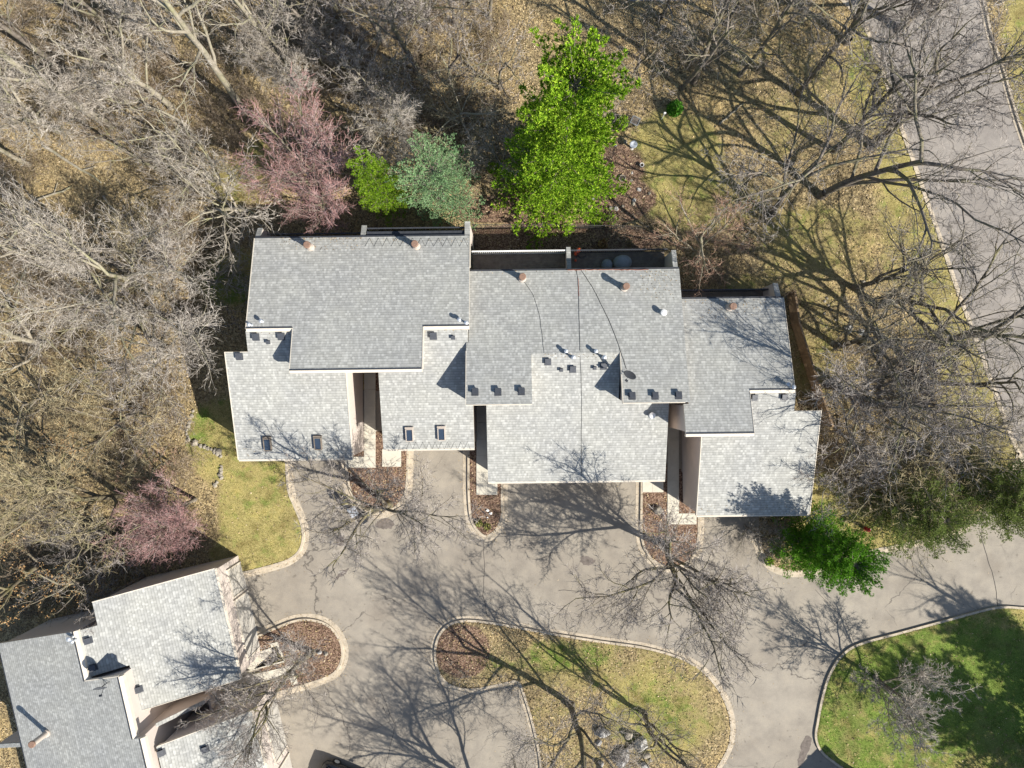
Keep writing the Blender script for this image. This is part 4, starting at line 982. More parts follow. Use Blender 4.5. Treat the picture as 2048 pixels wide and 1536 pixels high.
# ------------------------------------------------------------------ evergreens
def tufts(rng, C, Dr, size, k=7, wd=.16):
    """k thin triangles around every centre, leaning along Dr"""
    n = len(C); C = np.repeat(C, k, 0); Dr = np.repeat(Dr, k, 0)
    d = Dr + rng.normal(0, .75, (n*k, 3)); d /= np.linalg.norm(d, axis=1, keepdims=True)
    s = np.cross(d, rng.normal(size=(n*k, 3))); s /= np.linalg.norm(s, axis=1, keepdims=True)
    L = size*rng.uniform(.6, 1.25, (n*k, 1))
    V = np.stack([C - s*L*wd, C + s*L*wd, C + d*L], 1).reshape(-1, 3); return V, np.arange(3*n*k).reshape(-1, 3)
def conifer(px, py, h, r, label, mat, seed, prof=None, size=.20, dens=1.0, zb=1.0, tilt=(0,0), name="pine_tree", lift=.25, sq=1.0, wh=1.0, wd=.13):
    rng = np.random.default_rng(seed); t = empty(name, G(px, py)+Vector((0,0,.1))); t.rotation_euler = (R(tilt[0]), R(tilt[1]), 0); tag(t, label, "tree")
    prof = prof or (lambda u: (1-u)**.8)
    segs = [(np.array([0,0,h*i/8]), np.array([0,0,h*(i+1)/8]), .17*(1-i/8.6)*h/9, .17*(1-(i+1)/8.6)*h/9) for i in range(8)]
    segs[0] = (np.array([0,0,-.2]), segs[0][1], segs[0][2], segs[0][3])
    C = []; Dd = []; z = zb
    while z < h-.15:
        u = (z-zb)/(h-zb); n = int(rng.integers(4, 7)*wh); a0 = rng.uniform(0, 6.28)
        for k in range(n):
            a = a0+6.283*k/n+rng.normal(0, .25); L = max(.25, r*prof(u)*rng.uniform(.62, 1.18)); rise = (lift+u*.7)*L
            P0 = np.array([0, 0, z]); tip = np.array([math.cos(a)*L*sq, math.sin(a)*L, z+rise-(.08*L*L if u < .4 else 0)]); mid = (P0+tip)/2-np.array([0, 0, .08*L])
            segs += [(P0, mid, .035, .022), (mid, tip, .022, .008)]
            m = max(3, int(L/.17*dens)); d = (tip-P0)/np.linalg.norm(tip-P0); sd = np.cross(d, [0,0,1.0]); sd /= np.linalg.norm(sd)
            for j in range(m):
                f = .18+.84*(j+rng.random())/m; q = (1-f)**2*P0+2*f*(1-f)*mid+f*f*tip; ww = .42*L*(1.12-f)*min(1, f*2.4)
                for _ in range(4):
                    o = rng.uniform(-1, 1); C.append(q+sd*ww*o+np.array([0, 0, rng.uniform(-.08, .12)])+d*abs(o)*ww*.5); Dd.append(d*.7+sd*o*.6+np.array([0, 0, .7]))
        z += rng.uniform(.30, .46)*(h/9)**.35
    V, F = segmesh("t", segs, 6); newobj("trunk", npmesh("trunk", V, F, [BARK['grey']], None, True), t)
    V, F = tufts(rng, np.array(C), np.array(Dd), size*.72, 10, wd); newobj("foliage", npmesh("foliage", V, F, [mat]), t)
    return t
conifer(1113, 378, 18.6, 4.3, "very tall bright green pine behind the middle roof", M_PINE, 5, prof=lambda u: (1.0-.25*u) if u < .15 else (.82+.35*math.sin(u*9)*.35)*(1-u*.45) if u < .93 else .5, wh=1.3, wd=.2, size=.27, dens=1.1, tilt=(1, -1.0))
conifer(784, 412, 9.5, 1.75, "narrow yellow-green pine behind the first house", M_PINE2, 6, size=.17, prof=lambda u: (1-u*.55), dens=1.6, wh=1.4)
conifer(886, 400, 7.2, 2.9, "broad blue-green juniper beside the narrow pine", M_BLUE, 8, size=.15, prof=lambda u: .95*(1-u*u)**.5+.1, dens=1.7, zb=.4, name="juniper_tree", lift=.35)
conifer(1596, 1070, 8.6, 2.75, "dark green pine beside the lower right corner of the last roof", M_PINE4, 9, size=.18, prof=lambda u: (1-u*.5)*(.95+.12*math.sin(u*11)), wh=2.2, dens=2.0, tilt=(0, 0))
conifer(1797, 1012, 5.6, 2.9, "olive green conifer by the entrance drive", M_OLIVE, 10, size=.15, prof=lambda u: (1-u*u)**.5+.05, dens=2.2, wh=1.8, zb=.3, name="conifer_tree")
conifer(1950, 985, 5.2, 2.8, "olive green conifer at the right edge beside the entrance drive", M_OLIVE, 12, size=.15, prof=lambda u: (1-u*u)**.5+.05, dens=2.2, wh=1.8, zb=.3, name="conifer_tree")
conifer(2025, 965, 5, 2.3, "deep green conifer cut by the right edge", M_PINE3, 13, size=.16, prof=lambda u: (1-u*u)**.5+.05, dens=1.2, zb=.3, name="conifer_tree")
conifer(2190, 1590, 13, 4.6, "large dark evergreen past the lower right corner, shading the lawn", M_PINE3, 14, size=.28, prof=lambda u: (1-u*.6), dens=1.2, wh=1.8)
conifer(2290, 1470, 12, 4.2, "second dark evergreen past the right edge", M_PINE3, 15, size=.28, prof=lambda u: (1-u*.6), dens=1.2, wh=1.8)

def bush(px, py, r, h, mat, label, seed, name="round_bush", n=1500, size=.05, cat="bush"):
    rng = np.random.default_rng(seed); t = empty(name, G(px, py)+Vector((0,0,.1))); tag(t, label, cat)
    d = rng.normal(size=(n, 3)); d /= np.linalg.norm(d, axis=1, keepdims=True); rad = rng.uniform(.6, 1.05, (n, 1))*(1+.12*np.sin(d[:, :1]*7)*np.cos(d[:, 1:2]*6))
    C = d*rad*np.array([r, r, h/2])+np.array([0, 0, h/2]); V, F = cards(rng, C, size, 1.5); newobj("foliage", npmesh("foliage", V, F, [mat]), t)
    segs = [(np.array([0,0,-.05]), np.array([rng.uniform(-.6,.6)*r, rng.uniform(-.6,.6)*r, h*.7]), .03, .01) for _ in range(7)]
    V, F = segmesh("s", segs, 5); newobj("stem", npmesh("stem", V, F, [BARK['grey']]), t)
bush(1345, 224, .58, 1.1, M_BOX, "round dark green bush standing in the tree shadows of the garden", 1)
bush(1242, 248, .45, .8, M_PINE, "small bright green bush at the foot of the big pine", 2)
bush(1204, 491, .36, .6, M_OAKL, "golden dry grass tuft by the deck railing", 3, "dry_grass_tuft", 500, .05, "plant")
bush(1257, 487, .30, .4, M_LEAF, "low brown dry plant beside the deck corner", 4, "dry_plant", 250, .05, "plant")
bush(1535, 1120, .35, .5, M_PINE2, "small yellow-green plant inside the kerb corner by the dark green pine", 5, "garden_plant", 300, .05, "plant")
bush(958, 1045, .28, .3, M_GRASS, "pale dry tuft at the rounded end of the narrow island, left one", 6, "dry_grass_tuft", 160, .05, "plant")
bush(975, 1052, .26, .3, M_GRASS, "pale dry tuft at the rounded end of the narrow island, right one", 7, "dry_grass_tuft", 160, .05, "plant")

# ------------------------------------------------------------------ stones
def rock(px, py, sx, sy, sz, mat, label, seed, name="boulder", cat="boulder", group=None, rz=0):
    rng = np.random.default_rng(seed); bm = bmesh.new(); bmesh.ops.create_icosphere(bm, subdivisions=2 if sx < .3 else 3, radius=1)
    f = rng.normal(size=(6, 3)); ph = rng.uniform(0, 6, 6)
    for v in bm.verts:
        n = v.co.normalized(); d = 1+sum(.07*math.sin(3.1*(n.x*a+n.y*b+n.z*c)+p) for (a, b, c), p in zip(f, ph)); v.co = Vector((n.x*sx, n.y*sy, n.z*sz))*d
        for (a, b, c) in f[:4]:
            q = Vector((a, b, c)).normalized(); e = v.co.dot(q)-.78*abs(Vector((q.x*sx, q.y*sy, q.z*sz)).length)
            if e > 0: v.co -= q*e*.85
    me = bpy.data.meshes.new(name); bm.to_mesh(me); bm.free(); me.materials.append(mat)
    o = newobj(name, me, None, G(px, py)+Vector((0, 0, .1+sz*.35))); o.rotation_euler = (0, 0, rz); tag(o, label, cat, group); return o
for i, (x, y, a, c, h, m, l) in enumerate([
 (1204,1462,.55,.38,.4,M_STONE2,"grey boulder at the upper left of the rock group on the central island"),
 (1257,1466,.36,.34,.35,M_STONE,"rounded pale boulder at the top of the rock group"),
 (1280,1484,.58,.5,.6,M_STONE2,"big dark and buff boulder at the right of the rock group"),
 (1262,1490,.25,.3,.25,M_STONE,"small buff rock left of the big dark boulder"),
 (1244,1512,.42,.75,.55,M_STONE2,"tall light grey boulder standing in the middle of the rock group"),
 (1292,1508,.3,.22,.25,M_STONE,"pale flat rock below the big dark boulder"),
 (1288,1528,.26,.4,.3,M_STONE2,"grey slab at the lower right of the rock group"),
 (1300,1518,.12,.16,.14,M_STONE,"tiny yellowish stone at the far right of the rock group"),
 (1198,1483,.2,.25,.2,M_STONE2,"small grey stone below the upper left boulder"),
 (1200,1524,.3,.25,.3,M_STONE2,"dark rock at the lower left of the rock group"),
 (1246,1518,.28,.2,.25,M_STONE,"pale rock leaning at the foot of the tall boulder")]):
    rock(x, y, a, c, h, m, l, 100+i, rz=i*.7)
rock(1315,1020,.36,.30,.35,M_STONE,"pale boulder in the red mulch island",130)
rock(580+60,1303,.18,.16,.2,M_STONE2,"grey stone on the rounded island right of the mossy tree",131)
rock(653,1306,.16,.14,.15,M_STONE,"pale stone beside the grey one on the rounded island",132)
rock(975,1020,.13,.11,.1,M_WHITE,"white stone in the narrow island, upper of the cluster",133)
rock(981,1026,.15,.09,.1,M_WHITE,"white stone in the narrow island, right of the cluster",134)
rock(975,1034,.07,.06,.06,M_WHITE,"tiny white stone in the narrow island, lowest of the cluster",135)
rock(1822,962,.32,.26,.25,M_STONE,"pale stone among the tan twigs above the olive conifers",136)
rock(1724,565,.16,.14,.15,M_STONE,"yellowish cut stump stone near the tree in the thin grass",137)
rock(1695,658,.3,.3,.2,M_STONE2,"grey flat rock right of the fence, larger one",138); rock(1720,665,.26,.3,.2,M_STONE2,"grey flat rock right of the fence, smaller one",139)
border = [(387,822),(386,831),(381,845),(379,852),(375,860),(374,867),(377,873),(380,879),(391,885),(395,888),(402,891),(411,893),(418,896),(425,898),(428,902),(431,905),(432,899),(439,903),(437,908),(443,912),(445,932),(444,938),(444,944),(443,949),(444,955),(436,964),(432,970)]
for i, (x, y) in enumerate(border):
    s = random.uniform(.12, .2)*(1.5 if i in (8, 17) else 1); rock(x+random.uniform(-1,1), y, s, s*random.uniform(.7, 1), s*.7, M_STONE, "pale fieldstone in the curving border between left lawn and wood", 200+i, "border_stone", "stone", "stones of the curving lawn border", random.uniform(0, 3))
gs = [(1186,398),(1220,418),(1231,418),(1245,413),(1268,402),(1266,408),(1214,350),(1225,356),(1263,347),(1262,362),(1230,292),(1250,285),(1277,380),(1298,388)]
for i, (x, y) in enumerate(gs):
    s = random.uniform(.12, .22); rock(x, y, s, s*.8, s*.6, M_STONE if i % 2 else M_STONE2, "stone scattered round the garden beds under the big pine", 260+i, "garden_stone", "stone", "loose stones in the back garden", i)
dd_ = [(1648,603),(1655,611),(1660,619),(1647,628),(1652,597),(1670,640)]
for i, (x, y) in enumerate(dd_): rock(x, y, .1, .12, .08, M_STONE, "small pale stone in the row right of the fence top", 290+i, "edging_stone", "stone", "small edging stones by the fence", i)

# ------------------------------------------------------------------ fences and garden things
def board_fence(pts, h, label):
    t = empty("board_fence", G(*pts[0])); t["label"] = label; t["category"] = "fence"; o0 = G(*pts[0])
    b = MB(); pb = MB(); P = [G(*p) - o0 for p in pts]
    for i in range(len(P)-1):
        d = (P[i+1]-P[i]); L = d.length; d.normalize(); n = Vector((-d.y, d.x, 0))
        for k in range(8):
            z = .1+(h-.15)*(k+.5)/8; b.obox((P[i]+P[i+1])/2+Vector((0,0,z))+n*.02, [d, n, Vector((0,0,1))], (L/2-.004, .012, (h-.15)/16-.012))
        m = max(1, int(L/2.2))
        for j in range(m+(i == len(P)-2)):
            q = P[i]+d*(L*j/m); pb.obox(q+Vector((0,0,h/2))-n*.045, [d, n, Vector((0,0,1))], (.05, .05, h/2+.03))
        b.obox((P[i]+P[i+1])/2+Vector((0,0,h+.02)), [d, n, Vector((0,0,1))], (L/2-.003, .07, .02))
    b.build("board_panel", M_FENCE, t); pb.build("post", M_FENCE, t)
board_fence([(1572,588),(1581,650),(1600,712),(1622,780),(1646,850)], 1.6, "brown horizontal board fence slanting along the right side of the houses")
def wire_fence(pts, h, label):
    o0 = G(*pts[0]); t = empty("wire_fence", o0); tag(t, label, "fence"); b = MB(); P = [G(*p)-o0 for p in pts]; post = MB()
    for i in range(len(P)-1):
        d = P[i+1]-P[i]; L = d.length; d.normalize()
        for z in (.15, .45, .75, h): b.tube([P[i]+Vector((0,0,z)), P[i+1]+Vector((0,0,z))], .012 if z < h else .022, 4)
        m = int(L/.3)
        for j in range(m): q = P[i]+d*(L*j/m); b.tube([q+Vector((0,0,.1)), q+Vector((0,0,h))], .006, 3)
        for j in range(max(1, int(L/2.4))+1): q = P[i]+d*(L*j/max(1, int(L/2.4))); post.tube([q, q+Vector((0,0,h+.1))], .035, 6)
    b.build("wire", M_BRASSG, t); post.build("post", M_DARK, t)
wire_fence([(947,457),(1120,457),(1290,460)], 1.2, "low black wire fence round the dark bed behind the deck")
def pot(px, py, r, h, label, mat=M_TERRA):
    t = empty("flower_pot", G(px, py)+Vector((0,0,.1))); tag(t, label, "pot"); b = MB()
    b.lathe((0,0,0), [(r*.7, 0), (r*.98, h*.85), (r*1.1, h*.86), (r*1.1, h), (r*.9, h), (r*.88, h*.8)], 20); b.build("rim", mat, t)
    b = MB(); b.lathe((0,0,0), [(r*.85, h*.78), (r*.85, h*.82)], 16); b.build("soil", M_SOIL, t)
pot(1282,333,.14,.3,"small round pot at the lawn edge of the garden bed",M_WHITE); pot(1209,340,.12,.28,"small pot at the pine side of the garden bed")
pot(1243,359,.23,.25,"wide empty pot in the middle of the garden bed",M_STONE); pot(1194,350,.15,.25,"pot half under the pine branches")
t = empty("birdbath", G(1263,297)+Vector((0,0,.1))); tag(t, "round pale birdbath in the garden bed", "birdbath")
b = MB(); b.lathe((0,0,0), [(.2,0),(.08,.1),(.07,.6),(.12,.66)], 20); b.build("pedestal", M_STONE2, t)
b = MB(); b.lathe((0,0,0), [(.1,.66),(.26,.74),(.28,.78),(.24,.78),(.05,.72)], 28); b.build("bowl", M_GREYP, t)
t = empty("garden_table", G(1268,247)+Vector((0,0,.1)), R(-25)); tag(t, "small square wooden table frame beside the bright bush", "table")
b = MB()
for s in (-1, 1): b.box(-.3, .3, s*.28-.03, s*.28+.03, .42, .46); b.box(s*.28-.03, s*.28+.03, -.248, .248, .421, .459)
b.box(-.24,.24,-.24,.24,.40,.418,1); b.build("tabletop", [M_COVER, M_WOOD], t)
for sx in (-1, 1):
    for sy in (-1, 1): b = MB(); b.box(sx*.27-.025, sx*.27+.025, sy*.27-.025, sy*.27+.025, 0, .419); b.build("leg", M_WHITE, t)
t = empty("garden_post", G(1322,240)+Vector((0,0,.1))); tag(t, "thin white post standing left of the round dark bush", "post")
b = MB(); b.tube([(0,0,0),(0,0,1.1)], .03, 8); b.build("pole", M_WHITE, t); b = MB(); b.box(-.08,.08,-.05,.05,1.1,1.24); b.build("cap", M_WHITE, t)
# deck items
zz = zd
def W1(px, py, z): return G(px, py, z)
t = empty("leaf_blower", W1(1154,505,zz+.05), R(60)); tag(t, "orange red garden tool leaning by the deck corner wall", "garden tool")
b = MB(); b.lathe((0,0,.2), [(.05,-.3),(.16,-.2),(.17,.1),(.09,.28),(.04,.34)], 16, 0, Matrix.Rotation(R(80), 3, 'Y')); b.build("housing", M_ORANGE, t, smooth=True)
b = MB(); b.tube([(0,0,.3),(-.25,-.1,.42),(-.42,-.15,.3)], .025, 8); b.build("handle", M_BLACKP, t); b = MB(); b.lathe((-.55,-.2,.1), [(.05,-.1),(.09,0),(.05,.12)], 12); b.build("knob", M_ORANGE, t)
t = empty("wheel_hoop", W1(1163,512,zz+.05)); tag(t, "small black hoop shaped cart beside the orange tool", "cart")
b = MB(); b.tube([(.3*math.cos(a/10*6.283), .22*math.sin(a/10*6.283), .35) for a in range(11)], .02, 6); b.tube([(.3,0,.35),(.1,-.1,0)], .02, 6); b.tube([(-.3,0,.35),(-.1,-.1,0)], .02, 6); b.build("frame", M_BLACKP, t)
t = empty("covered_grill", W1(1243,527,zz)); tag(t, "large rounded grey cloth cover on the deck", "furniture cover")
b = MB(); b.lathe((0,0,0), [(.62,0),(.66,.35),(.6,.7),(.42,.85),(.1,.9)], 24); o = b.build("cover", M_COVER, t, smooth=True); o.scale = (1, .8, 1)
t = empty("covered_chair", W1(1213,531,zz)); tag(t, "smaller grey cloth cover left of the large one on the deck", "furniture cover")
b = MB(); b.lathe((0,0,0), [(.38,0),(.4,.3),(.33,.55),(.08,.65)], 20); b.build("cover", M_COVER, t, smooth=True)
# trash bins
def bin_(px, py, rz, lidmat, label):
    t = empty("trash_bin", G(px, py), R(rz)); tag(t, label, "trash bin")
    b = MB(); b.add([(-.23,-.26,.05),(.23,-.26,.05),(.23,.26,.05),(-.23,.26,.05),(-.29,-.33,.95),(.29,-.33,.95),(.29,.33,.95),(-.29,.33,.95)], [(3,2,1,0),(4,5,6,7),(0,1,5,4),(1,2,6,5),(2,3,7,6),(3,0,4,7)]); b.build("body", M_BLACKP, t)
    b = MB(); b.box(-.31,.31,-.36,.34,.954,.99); b.box(-.24,.24,-.28,.26,.991,1.04); b.build("lid", lidmat, t)
    b = MB(); b.tube([(-.25,.40,.92),(.25,.40,.92)], .02, 8); b.build("handle", M_BLACKP, t)
    for s in (-1, 1): b = MB(); b.lathe((s*.26,.28,.1), [(.1,-.03),(.1,.03)], 14, 0, Matrix.Rotation(R(90), 3, 'Y')); b.build("wheel", M_TYRE, t)
bin_(712, 1019, 28, M_GREYP, "trash bin with pale grey lid beside the small island")
bin_(729, 1034, 32, M_BLACKP, "trash bin with black lid, right of the pale lidded one")
bin_(693, 1003, 20, M_BLACKP, "black trash bin left of the pale lidded one, by the island kerb")
# fire hydrant
t = empty("fire_hydrant", G(1728,1056)+Vector((0,0,.1))); tag(t, "dark red fire hydrant in the grass by the entrance drive", "hydrant")
b = MB(); b.lathe((0,0,0), [(.17,0),(.17,.06),(.11,.08),(.11,.5),(.15,.52),(.15,.57),(.12,.6),(.07,.72),(.03,.76)], 18); b.build("body", M_RED, t, smooth=True)
b = MB(); b.lathe((.14,0,.42), [(.06,-.05),(.07,.06),(.03,.1)], 12, 0, Matrix.Rotation(R(90), 3, 'Y')); b.build("nozzle", M_WHITE, t)
b = MB(); b.lathe((-.14,0,.42), [(.055,-.05),(.055,.06)], 12, 0, Matrix.Rotation(R(-90), 3, 'Y')); b.build("nozzle", M_RED, t)
# car at the bottom edge
def car(px, py, rz, label):
    t = empty("parked_car", G(px, py), R(rz)); tag(t, label, "car")
    st = [(-2.35,.62,.45,.62),(-2.2,.82,.3,.78),(-1.7,.92,.25,.86),(-.6,.94,.25,.92),(.6,.94,.25,.93),(1.5,.92,.25,.96),(2.1,.84,.3,.9),(2.3,.66,.42,.7)]
    def loft(st, mat, name, par, inset_=.12):
        b = MB(); vs = []; n = 10
        for x, wv, z0, z1 in st:
            ring = [(-wv+.08,z0),(-wv,z0+.12),(-wv,(z0+z1)/2),(-wv+inset_*.4,z1-.06),(-wv+inset_*1.6,z1)]
            ring = ring+[(-y, z) for y, z in ring[::-1]]; vs += [(x, y, z) for y, z in ring]
        fs = [(i*n+j, i*n+(j+1) % n, (i+1)*n+(j+1) % n, (i+1)*n+j) for i in range(len(st)-1) for j in range(n)]
        fs += [tuple(range(n))[::-1], tuple((len(st)-1)*n+j for j in range(n))]; b.add(vs, fs); return b.build(name, mat, par, smooth=True)
    body = loft(st, M_CARP, "body", t)
    loft([(-1.1,.80,.9,.93),(-.35,.72,.9,1.38),(.9,.72,.9,1.42),(1.7,.74,.9,1.2),(1.95,.78,.9,.96)], M_CARG, "window", t, .2)
    loft([(-.3,.60,1.36,1.42),(.2,.62,1.38,1.47),(1.1,.6,1.38,1.46),(1.55,.58,1.25,1.33)], M_CARP, "roof", t, .1)
    for sx in (-1.45, 1.4):
        for sy in (-1, 1):
            b = MB(); b.lathe((sx, sy*.84, .33), [(.33,-.11),(.34,0),(.33,.11)], 20, 0, Matrix.Rotation(R(90), 3, 'X')); w_ = b.build("wheel", M_TYRE, t)
            b = MB(); b.lathe((sx, sy*.84, .33), [(.2,-.115),(.2,.115)], 12, 0, Matrix.Rotation(R(90), 3, 'X')); b.build("rim", M_GALV, w_)
    for s in (-1, 1):
        b = MB(); b.box(-2.31,-2.2,s*.6-.14,s*.6+.14,.6,.72); b.build("headlight", M_GREYP, t)
        b = MB(); b.obox((-.75,s*1.0,.95), [Vector((1,0,0)),Vector((0,1,0)),Vector((0,0,1))], (.08,.09,.06)); b.build("mirror", M_CARP, t)
car(702, 1556, 158, "black parked car cut by the bottom edge of the court")
# twigs lying on asphalt
rng = np.random.default_rng(77)

# ------------------------------------------------------------------ loose cover (nobody could count it)
HFOOT = [(445,470,1600,1040)]
def scatter(n, seed, test):
    r = np.random.default_rng(seed); X = r.uniform(-40, 42, n); Y = r.uniform(-30, 31, n)
    k = test(X, Y) & ~is_road(X, Y); x, y = pxy(X, Y)
    k &= ~((x > 520) & (x < 940) & (y > 505) & (y < 860)); k &= ~((x > 955) & (x < 1325) & (y > 545) & (y < 900)); k &= ~((x > 1320) & (x < 1500) & (y > 620) & (y < 880))
    # keep walks clean
    for a in ((692,700,752,935),(765,898,803,933),(953,760,995,989),(1334,800,1392,1048),(1284,962,1326,984)): k &= ~((x > a[0]-2) & (x < a[2]+2) & (y > a[1]-2) & (y < a[3]+2))
    return X[k], Y[k], r
def lawnness(X, Y): return covers(X, Y)[0]
def mulchness(X, Y): return covers(X, Y)[1]
def leaves():
    def test(X, Y):
        r = np.random.default_rng(5); g = lawnness(X, Y); m = mulchness(X, Y); d = .35+.9*vnoise(X, Y, .3, 21)
        return r.random(len(X)) < np.clip(d*(1-.95*np.clip(g*1.4, 0, 1))*(1-.6*m), 0.005, 1)
    X, Y, r = scatter(330000, 31, test); n = len(X)
    Z = .135+r.uniform(0, .05, n)+np.where((X < -23) | (Y > 14) | (X > 24), .10*vnoise(X, Y, .25, 11)*np.clip(1-blob(LAWN, X, Y), 0, 1), 0)
    a = r.uniform(0, 6.28, n); s = r.uniform(.025, .058, n); tx = r.normal(0, .35, n); ty = r.normal(0, .35, n)
    u = np.stack([np.cos(a), np.sin(a), tx], 1)*s[:, None]*1.3; v = np.stack([-np.sin(a), np.cos(a), ty], 1)*s[:, None]; C = np.stack([X, Y, Z], 1)
    V = np.stack([C-u, C-v*.8, C+u, C+v*.8], 1).reshape(-1, 3)
    o = newobj("fallen_leaves", npmesh("fallen_leaves", V, np.arange(4*n).reshape(n, 4), [M_LEAF])); tag(o, "brown and tan fallen leaves covering the wood floor", "fallen leaves", kind="stuff")
leaves()
def grass(name, mat, seed, sel, n0, label, hh=.075):
    X, Y, r = scatter(n0, seed, sel); n = len(X); a = r.uniform(0, 6.28, n); h = hh*r.uniform(.5, 1.4, n); w_ = .012*r.uniform(.7, 1.4, n)
    C = np.stack([X, Y, np.full(n, .115)], 1); s = np.stack([np.cos(a)*w_, np.sin(a)*w_, np.zeros(n)], 1); b2 = a+r.normal(1.57, .8, n)
    T = C+np.stack([np.cos(b2)*h*.8, np.sin(b2)*h*.8, h], 1)
    V = np.stack([C-s, C+s, T], 1).reshape(-1, 3); o = newobj(name, npmesh(name, V, np.arange(3*n).reshape(n, 3), [mat])); tag(o, label, "grass", kind="stuff")
grass("dry_grass", M_GRASS, 41, lambda X, Y: (np.random.default_rng(6).random(len(X)) < np.clip(lawnness(X, Y)*1.2-.1, 0, 1)) & (blob(GREEN, X, Y) < .2), 520000, "yellowish spring grass on the lawns")
grass("green_grass", M_GRASSG, 42, lambda X, Y: (np.random.default_rng(7).random(len(X)) < np.clip(lawnness(X, Y)*1.2, 0, 1)) & (blob(GREEN, X, Y) >= .08), 900000, "green grass of the lower right lawn")
def roof_debris():
    r = np.random.default_rng(91); C = []
    for (x0, x1, y0, y1, zf, n) in ((560,730,476,500,NA,260),(730,938,478,486,NA,60),(1280,1358,542,600,NB,160),(950,1280,542,548,NB,50),(1370,1560,600,640,NC,160),(500,585,660,668,SA,40),(1075,1240,708,716,SB,60),(1395,1615,1010,1028,SCp,90),(480,700,895,912,SA,70),(850,936,658,664,SA,30)):
        for _ in range(n):
            px = r.uniform(x0, x1); py = y0+(y1-y0)*r.random()**1.8; p = H1.at(px, py, zf); q = Matrix.Rotation(ROT, 3, 'Z') @ p; C.append((q.x, q.y, q.z+.02))
    C = np.array(C); V, F = cards(r, C, .028, 1.5); V[:, 2] = np.repeat(C[:, 2], 4)+(V[:, 2]-np.repeat(C[:, 2], 4))*.25
    o = newobj("roof_litter", npmesh("roof_litter", V, F, [M_LEAF])); tag(o, "bits of leaf and twig lying on the shingles", "leaf litter", kind="stuff")
roof_debris()
def gutter_leaves():
    r = np.random.default_rng(93); C = []
    for pts, rd, n in ((K_left, 1, 500), (K_right, 1, 700), (K_top, -1, 500), (isl12, -1, 400), (isl23, -1, 250), (isl45, -1, 450), (islC, 1, 1300), (islL, 1, 500), (street_L, 1, 900)):
        P = plan(pts); m = len(P)-1
        for _ in range(n):
            i = r.integers(m); f = r.random(); a = Vector(P[i]); b_ = Vector(P[i+1]); t = (b_-a).normalized(); d = .12+abs(r.normal(0, .35)); q = a.lerp(b_, f)+Vector((-t.y, t.x))*rd*d; C.append((q.x, q.y, .03))
    for _ in range(1500): C.append((r.uniform(-20, 38), r.uniform(-28, -4), .02))
    C = np.array(C); ok = is_road(C[:, 0], C[:, 1]); C = C[ok]; V, F = cards(r, C, .026, 1.5); V[:, 2] = np.repeat(C[:, 2], 4)+(V[:, 2]-np.repeat(C[:, 2], 4))*.2
    o = newobj("gutter_leaves", npmesh("gutter_leaves", V, F, [M_LEAF])); tag(o, "scattered leaf bits lying on the asphalt and along the kerbs", "leaf litter", kind="stuff")
gutter_leaves()
def log(px, py, L, rz, r_, label):
    t = empty("fallen_log", G(px, py)+Vector((0,0,.12+r_)), R(rz)); tag(t, label, "log"); b = MB()
    pts = [(x*L/6-L/2, random.uniform(-.08,.08)*L/4, random.uniform(0,.04)) for x in range(7)]; b.tube(pts, [r_*(1.1-.08*i) for i in range(7)], 8); b.build("trunk", BARK['pale'], t)
    b = MB(); b.tube([pts[4], (pts[4][0]+L*.15, pts[4][1]+L*.16, .12)], [r_*.5, r_*.2], 6); b.build("branch_stub", BARK['pale'], t)
log(330,903,1.0,60,.05,"short pale stick on open leaf litter left of the stone border"); log(150,330,5,-33,.11,"fallen log in the upper left leaf litter"); log(95,395,4,20,.09,"fallen log near the left edge in the sunlit gap")
log(1460,230,2.4,40,.07,"fallen branch in the leaves below the paired trunks"); log(1560,330,3.2,-20,.07,"fallen branch between garden lawn and street")
log(250,440,4.5,-48,.09,"long fallen log above the big silvery trees"); log(1770,690,2.5,10,.06,"fallen branch in the thin grass near the street kerb")
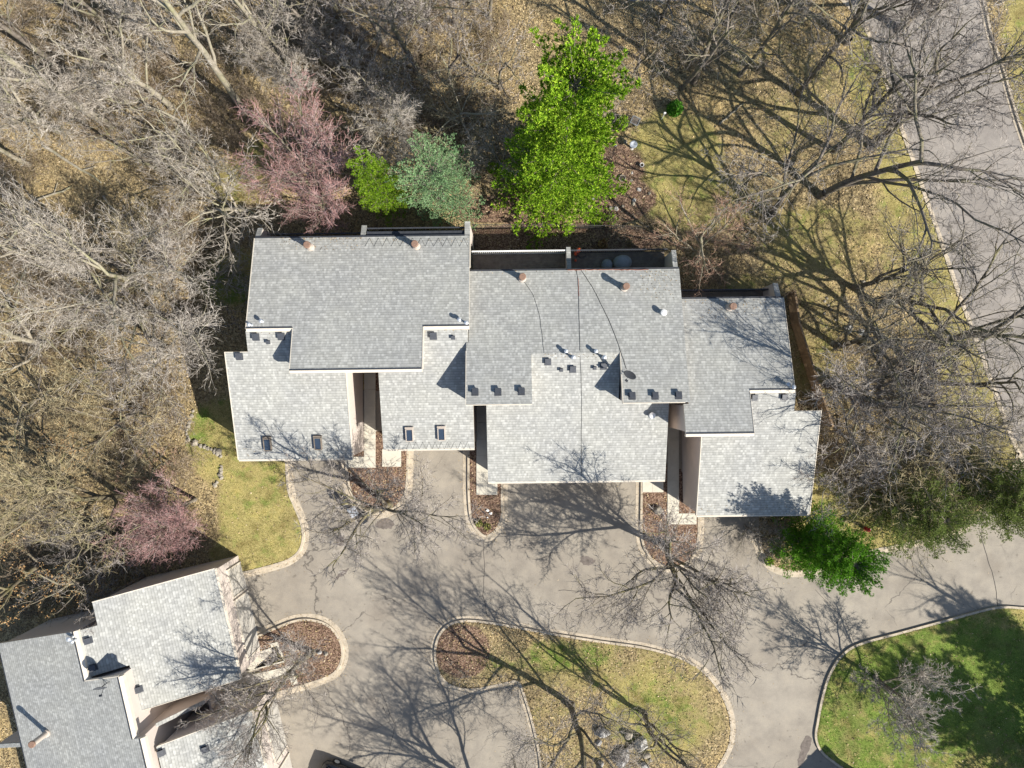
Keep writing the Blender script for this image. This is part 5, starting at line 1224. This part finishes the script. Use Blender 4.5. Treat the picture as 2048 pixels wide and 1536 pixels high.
def brush():
    """tangled leafless undergrowth"""
    pr = []
    for sd in range(6):
        rg = np.random.default_rng(300+sd); out = [[] for _ in range(4)]
        P = P_(n=[5, 6, 4, 0], seg=[4, 4, 3, 2], start=[.1, .1, .1], jit=[.16, .22, .25, .25], len=[.7, .55, .5], ang=[(25, 70), (25, 60), (25, 60)], minz=[0, -.2, -.3], ref=[1, 1.2, .6], rr=[.6, .55, .6], up=[.3, .3, .1, 0], end=[.5, .5, .5, .6])
        for k in range(3): grow(rg, (rg.normal(0, .25), rg.normal(0, .25), 0), (rg.normal(0, .5), rg.normal(0, .5), .8), 1.5, .014, 0, P, out)
        S = [s for l in out for s in l]; pr.append(segmesh("x", [(a, b_, max(x, .006), max(y, .005)) for a, b_, x, y in S], 3))
    def test(X, Y):
        x, y = pxy(X, Y); r = np.random.default_rng(8); g = lawnness(X, Y)
        d = np.zeros_like(X)
        d += .75*((x < 400) & (y < 1230)) + .35*((x >= 400) & (x < 480) & (y < 520)) + .8*((x >= 400) & (x < 1010) & (y < 300)) + .2*((x >= 480) & (x < 720) & (y >= 300) & (y < 440))
        d += .22*((x > 1230) & (y < 240) & (x < 1640)) + .22*((x > 1400) & (x < 1760) & (y > 380) & (y < 640)) + .4*((x > 1620) & (x < 1950) & (y > 820) & (y < 1010)) + .3*((x > 1200) & (x < 1500) & (y > 380) & (y < 560)) + .25*((x > 1660) & (x < 1860) & (y > 640) & (y < 830)) + .5*((x > 840) & (x < 1010) & (y > 100) & (y < 400))
        d *= 1.15*(.25+1.3*vnoise(X, Y, .22, 33)); d *= (1-.85*np.clip(g*1.3, 0, 1)); d *= 1-.35*((x < 400) & (y > 620)); d *= 1-.75*((x > 60) & (x < 300) & (y > 280) & (y < 540))
        return r.random(len(X)) < d
    X, Y, r = scatter(4600, 55, test); VV = []; FF = []; off = 0
    for x, y in zip(X, Y):
        V, F = pr[r.integers(6)]; a = r.uniform(0, 6.28); s = r.uniform(.55, 1.25); c, sn = math.cos(a)*s, math.sin(a)*s
        W = np.stack([V[:, 0]*c-V[:, 1]*sn+x, V[:, 0]*sn+V[:, 1]*c+y, V[:, 2]*s+.08], 1); VV.append(W); FF.append(F+off); off += len(V)
    V = np.concatenate(VV); F = np.concatenate(FF); print("brush clumps", len(X), "verts", len(V))
    o = newobj("undergrowth", npmesh("undergrowth", V, F, [M_BRUSH])); tag(o, "tangled leafless brush between the trees", "undergrowth", kind="stuff")
brush()
